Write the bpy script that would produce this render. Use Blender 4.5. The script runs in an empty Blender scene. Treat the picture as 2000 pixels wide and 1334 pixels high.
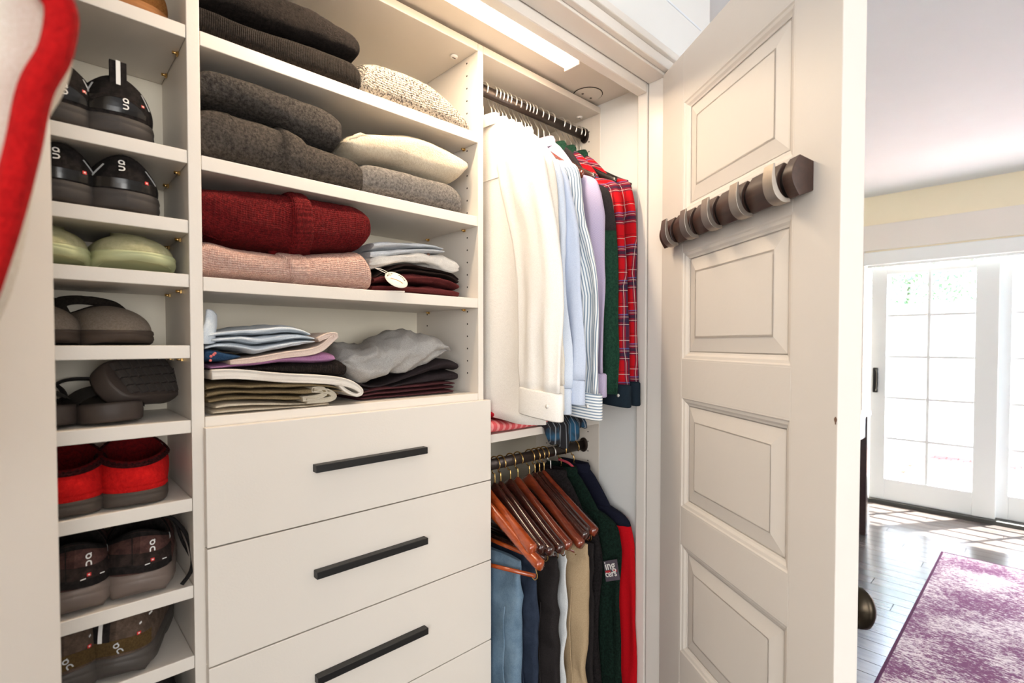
import bpy, bmesh, math, random
from mathutils import Vector, Matrix, noise
random.seed(7)
C = bpy.context.scene.collection
SC = bpy.context.scene
R = math.radians
PI = math.pi

# ------------------------------------------------------------------ camera
F = 993.0; PITCH = R(1.3); AZ = R(46.5); H = 1.28
YPP = 671 + F * math.tan(PITCH)
cam = bpy.data.cameras.new('camera'); camo = bpy.data.objects.new('camera', cam); C.objects.link(camo)
camo.location = (0, 0, H); camo.rotation_euler = (R(90) - PITCH, 0, AZ - R(90))
cam.sensor_width = 36; cam.lens = F / 2000 * 36; cam.shift_y = (YPP - 667) / 2000; cam.clip_start = 0.02
cam.dof.use_dof = True; cam.dof.focus_distance = 1.25; cam.dof.aperture_fstop = 4.0
SC.camera = camo
FW = Vector((math.cos(AZ) * math.cos(PITCH), math.sin(AZ) * math.cos(PITCH), -math.sin(PITCH)))
RT = Vector((math.sin(AZ), -math.cos(AZ), 0)); UP = RT.cross(FW)
def ray(px, py): return FW + RT * ((px - 1000) / F) - UP * ((py - YPP) / F)
def at(px, py, X=None, Y=None, Z=None):
    """point of the room seen at that place of the photograph, on a plane X=, Y= or Z= const"""
    d = ray(px, py)
    t = X / d.x if X is not None else Y / d.y if Y is not None else (Z - H) / d.z
    return Vector((d.x * t, d.y * t, H + d.z * t))
# ------------------------------------------------------------------ world, sun, big lights, exposure
SC.view_settings.view_transform = 'Standard'; SC.view_settings.look = 'None'
SC.view_settings.gamma = 1; SC.view_settings.use_curve_mapping = False
SC.view_settings.exposure = 0.2
w = bpy.data.worlds.new('world'); SC.world = w; w.use_nodes = True
nt = w.node_tree; bg = nt.nodes['Background']
sky = nt.nodes.new('ShaderNodeTexSky'); sky.sky_type = 'NISHITA'; sky.sun_disc = False
sky.sun_elevation = R(58); sky.sun_rotation = R(75); sky.air_density = 1.0; sky.dust_density = 2.0
nt.links.new(sky.outputs[0], bg.inputs[0]); bg.inputs[1].default_value = 3.0
def lamp(name, kind, loc, rot, energy, col, **kw):
    l = bpy.data.lights.new(name, kind); l.energy = energy; l.color = col
    for k, v in kw.items(): setattr(l, k, v)
    o = bpy.data.objects.new(name, l); C.objects.link(o); o.location = loc; o.rotation_euler = rot
    return o
sd = Vector((-0.40, 0.25, -0.97)).normalized()
sun = lamp('sun', 'SUN', (8, -1, 6), sd.to_track_quat('-Z', 'Y').to_euler(), 82, (1, .98, .96), angle=R(0.53))
lamp('rear_fill', 'AREA', (-.4, -4.25, 1.45), (R(90), 0, 0), 98, (1, .98, .95), shape='RECTANGLE', size=2.2, size_y=1.7)  # added fill lamp at the unseen rear wall, brightens the closet front

lamp('side_fill', 'AREA', (-2.45, -1.5, 1.45), (R(90), 0, R(-90)), 64, (1, .975, .94), shape='RECTANGLE', size=1.6, size_y=1.5)  # added fill lamp at the unseen left wall, brightens door face and jamb
# ------------------------------------------------------------------ helpers
def lin(c):
    return tuple(((x / 255 + .055) / 1.055) ** 2.4 if x > 10 else x / 255 / 12.92 for x in c) + (1,)
class MB:
    def __init__(s): s.v = []; s.f = []; s.uv = []; s.sm = []
    def face(s, idx, uv=None, smooth=False):
        s.f.append(tuple(idx)); s.uv.append(uv or [(0, 0)] * len(idx)); s.sm.append(smooth)
    def box(s, x0, x1, y0, y1, z0, z1):
        b = len(s.v)
        s.v += [(x, y, z) for z in (z0, z1) for y in (y0, y1) for x in (x0, x1)]
        for q in ((0, 2, 3, 1), (4, 5, 7, 6), (0, 1, 5, 4), (2, 6, 7, 3), (1, 3, 7, 5), (0, 4, 6, 2)):
            s.face([b + i for i in q], [(s.v[b + i][0] + s.v[b + i][1], s.v[b + i][2]) for i in q])
        return s
    def grid(s, rows, closed=True, cap=True, smooth=True, uv=None):
        """rows: list of rings (lists of points)"""
        b = len(s.v); n = len(rows[0]); m = len(rows)
        for r in rows: s.v += [tuple(p) for p in r]
        if uv is None:
            uv = []; 
            vv = 0
            for i, r in enumerate(rows):
                if i: vv += (Vector(rows[i][n // 4]) - Vector(rows[i - 1][n // 4])).length
                u = 0; row = [(0, vv)]
                for j in range(1, n + 1):
                    u += (Vector(r[j % n]) - Vector(r[j - 1])).length; row.append((u, vv))
                uv.append(row)
        else:
            uv = [[(uv[i][j % n] if j < len(uv[i]) else uv[i][-1]) for j in range(n + 1)] for i in range(m)]
        for i in range(m - 1):
            for j in range(n if closed else n - 1):
                k = (j + 1) % n
                s.face((b + i * n + j, b + i * n + k, b + (i + 1) * n + k, b + (i + 1) * n + j),
                       [uv[i][j], uv[i][j + 1], uv[i + 1][j + 1], uv[i + 1][j]], smooth)
        if cap and closed:
            s.face([b + j for j in range(n)][::-1]); s.face([b + (m - 1) * n + j for j in range(n)])
        return s
    def tube(s, path, r, n=8, cap=True, flat=1.0):
        path = [Vector(p) for p in path]; rows = []
        t = (path[1] - path[0]).normalized(); a = t.orthogonal().normalized()
        for i, p in enumerate(path):
            t = (path[min(i + 1, len(path) - 1)] - path[max(i - 1, 0)]).normalized()
            a = (a - t * a.dot(t)).normalized(); c = t.cross(a)
            rr = r(i / (len(path) - 1)) if callable(r) else r
            rows.append([p + a * math.cos(2 * PI * j / n) * rr + c * math.sin(2 * PI * j / n) * rr * flat for j in range(n)])
        return s.grid(rows, cap=cap)
    def disc(s, c, ax, r, h, n=16):
        c = Vector(c); ax = Vector(ax).normalized()
        return s.tube([c, c + ax * h], r, n)
    def prism(s, poly, axis_pts):
        """poly list of 2-D, axis_pts: function (u,v,k)->point for k=0,1"""
        n = len(poly); rows = [[axis_pts(u, v, k) for u, v in poly] for k in (0, 1)]
        return s.grid(rows, smooth=False)
    def lathe(s, prof, c, ax=(0, 0, 1), n=20):
        c = Vector(c); ax = Vector(ax).normalized(); a = ax.orthogonal().normalized(); b = ax.cross(a)
        return s.grid([[c + ax * h + (a * math.cos(2 * PI * j / n) + b * math.sin(2 * PI * j / n)) * max(r, 1e-5) for j in range(n)] for r, h in prof])
ORG = {}
def obj(name, mb, mat, parent=None, bev=0, org=None, kind=None):
    if parent is not None: org = ORG.get(parent.name, Vector((0, 0, 0)))
    elif org is None:
        xs = [p[0] for p in mb.v]; ys = [p[1] for p in mb.v]
        org = Vector(((min(xs) + max(xs)) / 2, (min(ys) + max(ys)) / 2, min(p[2] for p in mb.v)))
    org = Vector(org)
    me = bpy.data.meshes.new(name)
    me.from_pydata([(p[0] - org.x, p[1] - org.y, p[2] - org.z) for p in mb.v], [], mb.f)
    ul = me.uv_layers.new(name='UVMap'); li = 0; d = ul.data
    for f in mb.uv:
        for q in f: d[li].uv = q; li += 1
    me.polygons.foreach_set('use_smooth', mb.sm)
    bm = bmesh.new(); bm.from_mesh(me); bmesh.ops.recalc_face_normals(bm, faces=bm.faces); bm.to_mesh(me); bm.free()
    me.materials.append(mat); me.update()
    o = bpy.data.objects.new(name, me); C.objects.link(o)
    ORG[o.name] = org
    if parent is not None: o.parent = parent
    else: o.location = org
    if bev:
        m = o.modifiers.new('bevel', 'BEVEL'); m.width = bev; m.segments = 2; m.limit_method = 'ANGLE'; m.angle_limit = R(50)
    if kind: o['kind'] = kind
    return o
def tag(o, label, cat, group=None):
    o['label'] = label; o['category'] = cat
    if group: o['group'] = group
    return o
def thing(name, label, cat, loc=(0, 0, 0), rot=(0, 0, 0), group=None, world=True):
    o = bpy.data.objects.new(name, None); C.objects.link(o); o.location = loc; o.rotation_euler = rot; o.empty_display_size = .05
    ORG[o.name] = Vector(loc) if world else Vector((0, 0, 0))
    return tag(o, label, cat, group)
def struct(o): o['kind'] = 'structure'; return o
def dup(o, parent=None):
    c = o.copy(); C.objects.link(c); ORG[c.name] = ORG[o.name]
    if parent is not None: c.parent = parent
    for ch in list(o.children): dup(ch, c)
    return c
def bx(*a): return MB().box(*a)
def cr(pts, x):
    """smooth interpolation y(x) through points"""
    if x <= pts[0][0]: return pts[0][1]
    if x >= pts[-1][0]: return pts[-1][1]
    for i in range(len(pts) - 1):
        if x <= pts[i + 1][0]: break
    (x1, y1), (x2, y2) = pts[i], pts[i + 1]
    s0 = (y2 - y1) / (x2 - x1)
    def sl(k):
        if k <= 0 or k >= len(pts) - 1: return s0
        return (pts[k + 1][1] - pts[k - 1][1]) / (pts[k + 1][0] - pts[k - 1][0])
    h = x2 - x1; t = (x - x1) / h; m1 = sl(i); m2 = sl(i + 1)
    return (2 * t ** 3 - 3 * t * t + 1) * y1 + (t ** 3 - 2 * t * t + t) * h * m1 + (-2 * t ** 3 + 3 * t * t) * y2 + (t ** 3 - t * t) * h * m2
def spl(pts, n):
    """Catmull-Rom through 3-D points, n samples per span"""
    pts = [Vector(p) for p in pts]; out = []
    for i in range(len(pts) - 1):
        a = pts[max(i - 1, 0)]; b = pts[i]; c = pts[i + 1]; d = pts[min(i + 2, len(pts) - 1)]
        for k in range(n):
            t = k / n
            out.append(.5 * ((2 * b) + (c - a) * t + (2 * a - 5 * b + 4 * c - d) * t * t + (3 * b - a - 3 * c + d) * t ** 3))
    out.append(pts[-1]); return out
def nz(x, y, z, s=1.0): return noise.noise(Vector((x * s, y * s, z * s)))

# ------------------------------------------------------------------ materials
def N(nt, typ, attrs=None, **inp):
    n = nt.nodes.new('ShaderNode' + typ)
    for k, v in (attrs or {}).items(): setattr(n, k, v)
    for k, v in inp.items():
        k2 = int(k[1:]) if k[0] == 'i' and k[1:].isdigit() else k.replace('_', ' ')
        if isinstance(v, bpy.types.NodeSocket): nt.links.new(v, n.inputs[k2])
        else: n.inputs[k2].default_value = v
    return n
def math_(nt, op, a, b=0.0, c=0.0): return N(nt, 'Math', {'operation': op}, i0=a, i1=b, i2=c).outputs[0]
def mixc(nt, f, a, b):
    n = nt.nodes.new('ShaderNodeMix'); n.data_type = 'RGBA'
    for i, v in ((0, f), (6, a), (7, b)):
        if isinstance(v, bpy.types.NodeSocket): nt.links.new(v, n.inputs[i])
        else: n.inputs[i].default_value = v
    return n.outputs[2]
def base(name, col, rough=.5, metal=0, **kw):
    m = bpy.data.materials.new(name); m.use_nodes = True; nt = m.node_tree; p = nt.nodes['Principled BSDF']
    p.inputs['Base Color'].default_value = lin(col); p.inputs['Roughness'].default_value = rough; p.inputs['Metallic'].default_value = metal
    for k, v in kw.items(): p.inputs[k.replace('_', ' ')].default_value = v
    return m, nt, p
def bump(nt, p, h, s=.5, d=.002):
    b = N(nt, 'Bump', Strength=s, Distance=d, Height=h); nt.links.new(b.outputs[0], p.inputs['Normal'])
def paint(name, col, rough=.45, bs=90, bd=.0004, var=.04, **kw):
    m, nt, p = base(name, col, rough, **kw); co = N(nt, 'TexCoord').outputs['Object']
    n1 = N(nt, 'TexNoise', Vector=co, Scale=bs, Detail=3.0).outputs[0]; bump(nt, p, n1, .4, bd)
    n2 = N(nt, 'TexNoise', Vector=co, Scale=6.0, Detail=4.0).outputs[0]
    c = lin(col); d = tuple(x * (1 - var) for x in c[:3]) + (1,)
    nt.links.new(mixc(nt, n2, c, d), p.inputs['Base Color'])
    return m
def plain(name, col, rough=.5, metal=0, **kw):
    m, nt, p = base(name, col, rough, metal, **kw); co = N(nt, 'TexCoord').outputs['Object']
    n = N(nt, 'TexNoise', Vector=co, Scale=120.0, Detail=2.0).outputs[0]
    nt.links.new(math_(nt, 'MULTIPLY_ADD', n, .15, max(rough - .07, .02)), p.inputs['Roughness'])
    return m
def cloth(name, col, kind='weave', col2=None, amt=.35, sc=1.0, sheen=.0, bd=None):
    m, nt, p = base(name, col, .9); p.inputs['Sheen Weight'].default_value = sheen; p.inputs['Sheen Roughness'].default_value = .6
    p.inputs['Specular IOR Level'].default_value = .15
    tc = N(nt, 'TexCoord'); co = tc.outputs['Object']; uv = tc.outputs['UV']
    sep = N(nt, 'SeparateXYZ', Vector=uv); u, v = sep.outputs[0], sep.outputs[1]
    c1 = lin(col); c2 = lin(col2) if col2 else tuple(x * (1 - amt) for x in c1[:3]) + (1,)
    if kind == 'felt':
        n1 = N(nt, 'TexNoise', Vector=co, Scale=330 * sc, Detail=4.0, Roughness=.7).outputs[0]
        n2 = N(nt, 'TexNoise', Vector=co, Scale=170 * sc, Detail=5.0, Roughness=.75, Distortion=.15).outputs[0]
        f = N(nt, 'MapRange', Value=n2, i1=.38, i2=.62).outputs[0]
        nt.links.new(mixc(nt, f, c2, c1), p.inputs['Base Color'])
        bump(nt, p, math_(nt, 'ADD', n1, n2), .9, bd or .004)
    elif kind in ('knit', 'rib'):
        k = 2 * PI / (.0052 * (1 if kind == 'knit' else 1.3)) / sc
        cs = math_(nt, 'SINE', math_(nt, 'MULTIPLY', u, k)); cs2 = math_(nt, 'ABSOLUTE', cs)
        rw = math_(nt, 'SINE', math_(nt, 'ADD', math_(nt, 'MULTIPLY', v, k * 1.25), math_(nt, 'MULTIPLY', cs2, 2.2)))
        n1 = N(nt, 'TexNoise', Vector=co, Scale=420.0, Detail=3.0).outputs[0]
        h = math_(nt, 'ADD', math_(nt, 'MULTIPLY', cs2, 1.0), math_(nt, 'ADD', math_(nt, 'MULTIPLY', rw, .35 if kind == 'knit' else .12), math_(nt, 'MULTIPLY', n1, 1.1)))
        bump(nt, p, h, .8, bd or .0022)
        n2 = N(nt, 'TexNoise', Vector=co, Scale=190 * sc, Detail=4.0, Roughness=.75).outputs[0]
        f = N(nt, 'MapRange', Value=n2, i1=.40, i2=.60).outputs[0]
        nt.links.new(mixc(nt, f, c2, c1), p.inputs['Base Color'])
    elif kind == 'tweed':
        k = 2 * PI / .0065
        cs = math_(nt, 'ABSOLUTE', math_(nt, 'SINE', math_(nt, 'MULTIPLY', u, k)))
        rw = math_(nt, 'SINE', math_(nt, 'ADD', math_(nt, 'MULTIPLY', v, k * 1.3), math_(nt, 'MULTIPLY', cs, 2.2)))
        n2 = N(nt, 'TexNoise', Vector=co, Scale=260.0, Detail=2.0).outputs[0]
        f = N(nt, 'MapRange', Value=n2, i1=.52, i2=.60).outputs[0]
        nt.links.new(mixc(nt, f, c1, c2), p.inputs['Base Color'])
        bump(nt, p, math_(nt, 'ADD', math_(nt, 'ADD', cs, math_(nt, 'MULTIPLY', rw, .4)), n2), .9, .0025)
    elif kind in ('stripe', 'hstripe'):
        a = u if kind == 'stripe' else v
        s = math_(nt, 'SINE', math_(nt, 'MULTIPLY', a, 2 * PI / (.0072 * sc)))
        f = N(nt, 'MapRange', Value=s, i1=.1, i2=.5).outputs[0]
        nt.links.new(mixc(nt, f, c1, c2), p.inputs['Base Color'])
        bump(nt, p, N(nt, 'TexNoise', Vector=co, Scale=900.0).outputs[0], .3, .0005)
    elif kind == 'check':
        s = math_(nt, 'MULTIPLY', math_(nt, 'SINE', math_(nt, 'MULTIPLY', u, 2 * PI / .004)), math_(nt, 'SINE', math_(nt, 'MULTIPLY', v, 2 * PI / .004)))
        f = N(nt, 'MapRange', Value=s, i1=-.4, i2=.4).outputs[0]
        nt.links.new(mixc(nt, f, c1, c2), p.inputs['Base Color'])
    elif kind == 'plaid':
        def band(a, per, off, w):
            t = math_(nt, 'FRACT', math_(nt, 'ADD', math_(nt, 'DIVIDE', a, per), off)); d = math_(nt, 'ABSOLUTE', math_(nt, 'SUBTRACT', t, .5))
            return N(nt, 'MapRange', Value=d, i1=w, i2=w - .006).outputs[0]
        c = c1; nav = lin((38, 42, 66)); wht = lin((226, 205, 196)); blu = lin((70, 100, 160)); mar = lin((112, 18, 30)); P = .095 * sc
        for a in (v, u):
            c = mixc(nt, math_(nt, 'MULTIPLY', band(a, P, .0, .17), .55), c, nav)
        for a in (v, u):
            c = mixc(nt, math_(nt, 'MULTIPLY', band(a, P, .0, .05), .8), c, nav)
        for a in (v, u):
            for o in (.11, -.11): c = mixc(nt, math_(nt, 'MULTIPLY', band(a, P, o, .011), .8), c, wht)
            c = mixc(nt, math_(nt, 'MULTIPLY', band(a, P, .18, .02), .7), c, blu)
            c = mixc(nt, math_(nt, 'MULTIPLY', band(a, P, .5, .013), .75), c, mar)
            c = mixc(nt, math_(nt, 'MULTIPLY', band(a, P, .42, .011), .7), c, wht)
        nt.links.new(c, p.inputs['Base Color'])
    elif kind == 'denim':
        w1 = math_(nt, 'SINE', math_(nt, 'MULTIPLY', math_(nt, 'ADD', u, math_(nt, 'MULTIPLY', v, .8)), 2 * PI / .0016))
        n2 = N(nt, 'TexNoise', Vector=co, Scale=14.0, Detail=6.0, Roughness=.7).outputs[0]
        n3 = N(nt, 'TexNoise', Vector=co, Scale=600.0, Detail=2.0).outputs[0]
        f = math_(nt, 'ADD', math_(nt, 'MULTIPLY', n2, .7), math_(nt, 'MULTIPLY', n3, .3))
        f = N(nt, 'MapRange', Value=f, i1=.35, i2=.65).outputs[0]
        nt.links.new(mixc(nt, f, c2, c1), p.inputs['Base Color']); bump(nt, p, math_(nt, 'ADD', w1, n3), .4, .0006)
    else:
        n1 = N(nt, 'TexNoise', Vector=co, Scale=34.0 * sc, Detail=5.0, Roughness=.6, Distortion=.8).outputs[0]
        n3 = N(nt, 'TexNoise', Vector=co, Scale=700.0, Detail=2.0).outputs[0]
        f = N(nt, 'MapRange', Value=n3, i1=.35, i2=.65).outputs[0]
        nt.links.new(mixc(nt, math_(nt, 'MULTIPLY', f, 1.0), c1, c2), p.inputs['Base Color'])
        bump(nt, p, math_(nt, 'ADD', n1, math_(nt, 'MULTIPLY', n3, .15)), .35, bd or .004)
    return m
def wood(name, col, col2, rough=.25, sc=8.0, axis=(1, 9, 9), coat=.4):
    m, nt, p = base(name, col, rough); p.inputs['Coat Weight'].default_value = coat; p.inputs['Coat Roughness'].default_value = .12
    co = N(nt, 'TexCoord').outputs['Object']; mp = N(nt, 'Mapping', Vector=co, Scale=axis).outputs[0]
    n1 = N(nt, 'TexNoise', Vector=mp, Scale=sc, Detail=6.0, Roughness=.65, Distortion=.4).outputs[0]
    f = N(nt, 'MapRange', Value=n1, i1=.3, i2=.7).outputs[0]
    nt.links.new(mixc(nt, f, lin(col), lin(col2)), p.inputs['Base Color']); bump(nt, p, n1, .15, .0006)
    return m
def emit(name, col, s):
    m = bpy.data.materials.new(name); m.use_nodes = True; nt = m.node_tree; p = nt.nodes['Principled BSDF']
    p.inputs['Base Color'].default_value = lin(col); p.inputs['Emission Color'].default_value = lin(col); p.inputs['Emission Strength'].default_value = s
    return m
WALL = paint('wall_paint', (238, 238, 236), .6, 60, .0004)
CREAM = paint('cream_wall_paint', (243, 232, 205), .6, 60)
CEIL = paint('ceiling_paint', (236, 242, 248), .7, 80)
MEL = paint('white_melamine', (228, 220, 210), .42, 260, .0003, .02)
BACK = paint('backing_board', (224, 216, 198), .5, 200, .0003, .03)
TRIM = paint('gloss_trim_paint', (232, 226, 219), .3, 40, .0006, .03)
DOORP = paint('door_paint', (226, 219, 211), .5, 70, .0006, .05)
BLK = plain('black_metal', (20, 19, 19), .45)
CHROME = plain('chrome_wire', (238, 236, 232), .38, 1)
BRASS = plain('brass_wire', (214, 176, 112), .22, 1)
BRONZE = plain('dark_bronze', (62, 54, 44), .3, .9)
NICKEL = plain('brushed_nickel', (170, 160, 150), .48, 1)
HOLE = plain('pin_hole', (60, 52, 44), .9)
PLAST = plain('white_plastic', (236, 232, 226), .4)
# ------------------------------------------------------------------ the room
YF = 1.0            # front plane of the closet units
CZ = 2.046          # closet ceiling
RZ = 2.463          # room ceiling
ID = Matrix.Identity(4)
WOODS = [wood('dark_plank_%d' % i, c1, c2, .2, 6, (9, 1, 9), .0) for i, (c1, c2) in enumerate((((84, 76, 72), (60, 54, 51)), ((76, 69, 66), (53, 48, 46)), ((94, 85, 80), (70, 63, 60))))]
def structure(name, mb, mat, parent=None, bev=0, org=None):
    o = obj(name, mb, mat, parent, bev, org)
    if parent is None: struct(o)
    return o
floor = structure('floor', bx(-2.5, 5.12, -4.3, 1.75, -.06, -.004), WOODS[1])
pl = {}
x = 1.62; row = 0
while x < 4.93:
    y = -1.25 + (row * .41) % 1.1 - 1.1
    while y < 1.10:
        y0 = max(y, -1.25); y1 = min(y + 1.1, 1.10)
        if y1 - y0 > .05:
            k = (round(y1 - y0, 3), random.randrange(3))
            if k not in pl:
                o = obj('plank', bx(0, .087, .0015, y1 - y0 - .0015, -.003, .0), WOODS[k[1]], floor); pl[k] = o
                # mesh was offset by the floor's base: undo it, so that the location can be set
                for vv in o.data.vertices: vv.co += ORG[floor.name]
            else: o = pl[k].copy(); C.objects.link(o)
            o.location = Vector((x, y0, 0.0005)) - ORG[floor.name]
        y += 1.1
    x += .09; row += 1
structure('ceiling', bx(-2.5, 5.12, -4.3, 1.75, RZ, RZ + .05), CEIL)
# closet shell
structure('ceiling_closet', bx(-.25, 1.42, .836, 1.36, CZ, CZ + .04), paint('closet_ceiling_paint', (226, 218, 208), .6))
structure('wall_closet_back', bx(-.25, 1.42, 1.32, 1.36, 0, CZ), WALL)
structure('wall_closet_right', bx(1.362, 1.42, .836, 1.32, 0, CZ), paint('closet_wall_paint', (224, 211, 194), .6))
structure('wall_closet_left', bx(-.25, -.2, .836, 1.32, 0, CZ), WALL)
# wall that holds the closet opening
structure('wall_left', bx(-2.5, -.02, .745, .836, 0, RZ), WALL)
structure('wall_front_upper', bx(-.02, 1.34, .745, .836, 2.05, RZ), WALL)
structure('wall_right', bx(1.34, 1.56, .745, 1.75, 0, RZ), WALL)
structure('wall_back', bx(-.25, 1.42, 1.361, 1.75, 0, RZ), WALL)
structure('wall_far', bx(1.56, 5.0, 1.7, 1.75, 0, RZ), CREAM)
structure('trim_5', bx(0.2, 1.5, .742, .7455, 2.232, 2.237), CEIL, bev=.001)
# jamb and casing, with the stop that the doors close against
jl = MB(); jl.box(1.30, 1.34, .745, .80, 0, 2.05)
structure('trim_1', jl, TRIM, bev=.002)
structure('trim_2', bx(1.298, 1.34, .803, .836, 0, 2.03), TRIM, bev=.004)
structure('trim_3', bx(.0, 1.30, .745, .80, 2.024, 2.05), TRIM, bev=.002)
structure('trim_4', bx(.0, 1.298, .803, .836, 2.0, 2.05), TRIM, bev=.004)
structure('trim_6', bx(-.02, .010, .746, .836, 0, 2.05), TRIM, bev=.003)
c1 = MB(); c1.box(-.08, 1.355, .727, .745, 2.03, 2.058); c1.box(-.085, 1.37, .716, .745, 2.058, 2.078)
structure('trim_7', c1, TRIM, bev=.003)
c2 = MB(); c2.box(1.312, 1.36, .727, .745, 0, 2.03)
structure('trim_8', c2, TRIM, bev=.003)
# slider wall
XS = 4.95
ya, yb = at(1700, 700, X=XS).y, at(1950, 700, X=XS).y       # left panel of the sliding door
za = at(1700, 526, X=XS).z
yl = ya + .05; yr = ya - 2 * (ya - yb) - .03
structure('wall_slider_left', bx(XS, XS + .15, yl, 1.75, 0, RZ), CREAM)
structure('wall_slider_right', bx(XS, XS + .15, -4.3, yr - .05, 0, RZ), CREAM)
structure('wall_slider_upper', bx(XS, XS + .15, yr - .05, yl, za + .06, RZ), CREAM)
zt0 = at(1690, 492, X=XS).z; zt1 = at(1690, 443, X=XS).z
structure('trim_9', bx(XS - .02, XS, yr - .2, yl + .12, zt0, zt1), TRIM, bev=.004)
structure('trim_10', bx(XS - .02, XS, yl - .005, yl + .10, 0, zt0), TRIM, bev=.004)
structure('trim_11', bx(XS - .03, XS + .12, yr - .05, yl, -.004, .028), plain('threshold_bronze', (66, 66, 62), .5), bev=.004)
structure('wall_rear', MB().box(-2.5, -1.55, -4.35, -4.3, 0, RZ).box(.75, 5.12, -4.35, -4.3, 0, RZ).box(-1.55, .75, -4.35, -4.3, 0, .58).box(-1.55, .75, -4.35, -4.3, 2.32, RZ), WALL)
structure('rear_fill_frame', MB().box(-1.55, -1.5, -4.36, -4.29, .58, 2.32).box(.7, .75, -4.36, -4.29, .58, 2.32).box(-1.5, .7, -4.36, -4.29, .58, .63).box(-1.5, .7, -4.36, -4.29, 2.27, 2.32).box(-.42, -.38, -4.36, -4.32, .63, 2.27), TRIM)  # unseen frame, added around the rear fill lamp
structure('wall_side', MB().box(-2.55, -2.5, -4.3, -2.35, 0, RZ).box(-2.55, -2.5, -.65, .8, 0, RZ).box(-2.55, -2.5, -2.35, -.65, 0, .65).box(-2.55, -2.5, -2.35, -.65, 2.25, RZ), WALL)
structure('side_fill_frame', MB().box(-2.56, -2.49, -2.35, -2.3, .65, 2.25).box(-2.56, -2.49, -.7, -.65, .65, 2.25).box(-2.56, -2.49, -2.3, -.7, .65, .7).box(-2.56, -2.49, -2.3, -.7, 2.2, 2.25).box(-2.56, -2.52, -1.52, -1.48, .7, 2.2), TRIM)  # frame added out of view for the side fill lamp
structure('rear_fill_board', bx(-1.5, .7, -4.345, -4.335, .63, 2.27), WALL)  # opaque board added behind the rear fill lamp, keeps sky light out
structure('side_fill_board', bx(-2.545, -2.535, -2.3, -.7, .7, 2.2), WALL)  # unseen opaque board behind the side lamp, added to block the sky
structure('baseboard_far', bx(1.56, XS, 1.685, 1.7, 0, .12), TRIM, bev=.003)

# sliding glass door: two leaves
glass = bpy.data.materials.new('clear_glass'); glass.use_nodes = True; g = glass.node_tree; g.nodes.clear()
go = N(g, 'OutputMaterial'); gt = N(g, 'BsdfTransparent', Color=(.96, .98, .97, 1)); gg = N(g, 'BsdfGlossy', Roughness=.02)
gm = N(g, 'MixShader', i0=.05, i1=gt.outputs[0], i2=gg.outputs[0]); g.links.new(gm.outputs[0], go.inputs[0])
SLP = paint('slider_paint', (236, 240, 240), .35, 40)
def leaf(n, y1, y0, x0, handle):
    r = bpy.data.objects.new('door_%d' % n, None); C.objects.link(r); r.location = (x0, (y0 + y1) / 2, .03); ORG[r.name] = Vector(r.location); struct(r)
    zt = za; zb = .03; sw = at(1700, 600, X=XS).y - at(1728, 600, X=XS).y + .008; sr = .125; tr = .055; br = .17; x1 = x0 + .045
    gl, gr = y1 - sw, y0 + sr
    obj('stile', bx(x0, x1, gl, y1, zb, zt), SLP, r, .003); obj('stile', bx(x0, x1, y0, gr, zb, zt), SLP, r, .003)
    obj('rail', bx(x0 + .001, x1 - .001, gr, gl, zt - tr, zt), SLP, r, .003); obj('rail', bx(x0 + .001, x1 - .001, gr, gl, zb, zb + br), SLP, r, .003)
    ym = (gl + gr) / 2; zs = [zb + br + (zt - tr - zb - br) * i / 5 for i in range(6)]
    obj('muntin', bx(x0 + .008, x1 - .008, ym - .011, ym + .011, zb + br, zt - tr), SLP, r, .003)
    for z in zs[1:-1]: obj('muntin', bx(x0 + .01, x1 - .01, gr, gl, z - .011, z + .011), SLP, r, .003)
    for i in range(5):
        for a, b in ((gr, ym), (ym, gl)): obj('pane', bx(x0 + .020, x0 + .026, a + .001, b - .001, zs[i] + .001, zs[i + 1] - .001), glass, r)
    if handle:
        hp = at(1710, 742, X=x0); hh = obj('handle', bx(x0 - .014, x0, hp.y - .018, hp.y + .018, hp.z - .10, hp.z + .10), BLK, r, .006)
        hh['label'] = 'black pull handle'
        obj('grip', MB().tube(spl([(x0 - .01, hp.y - .005, hp.z + .085), (x0 - .045, hp.y - .02, hp.z + .06), (x0 - .05, hp.y - .022, hp.z), (x0 - .045, hp.y - .02, hp.z - .06), (x0 - .01, hp.y - .005, hp.z - .085)], 5), .006), BLK, hh)
    return r
leaf(3, ya, yb, XS + .005, True)
leaf(4, yb + .04, yb + .04 - (ya - yb), XS + .06, False)
cs = thing('roller_blind', 'white roller blind cassette mounted across the head of the sliding glass door', 'blind', (XS - .04, (yl + yr) / 2, za))
b0, b1 = at(1690, 520, X=XS - .06).z, at(1690, 495, X=XS - .06).z
obj('cassette', bx(XS - .085, XS - .021, yr - .02, yl - .01, b0, b1), SLP, cs, .006)
obj('bottom_bar', bx(XS - .06, XS - .045, yr, yl - .03, b0 - .02, b0 - .001), SLP, cs, .003)

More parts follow.
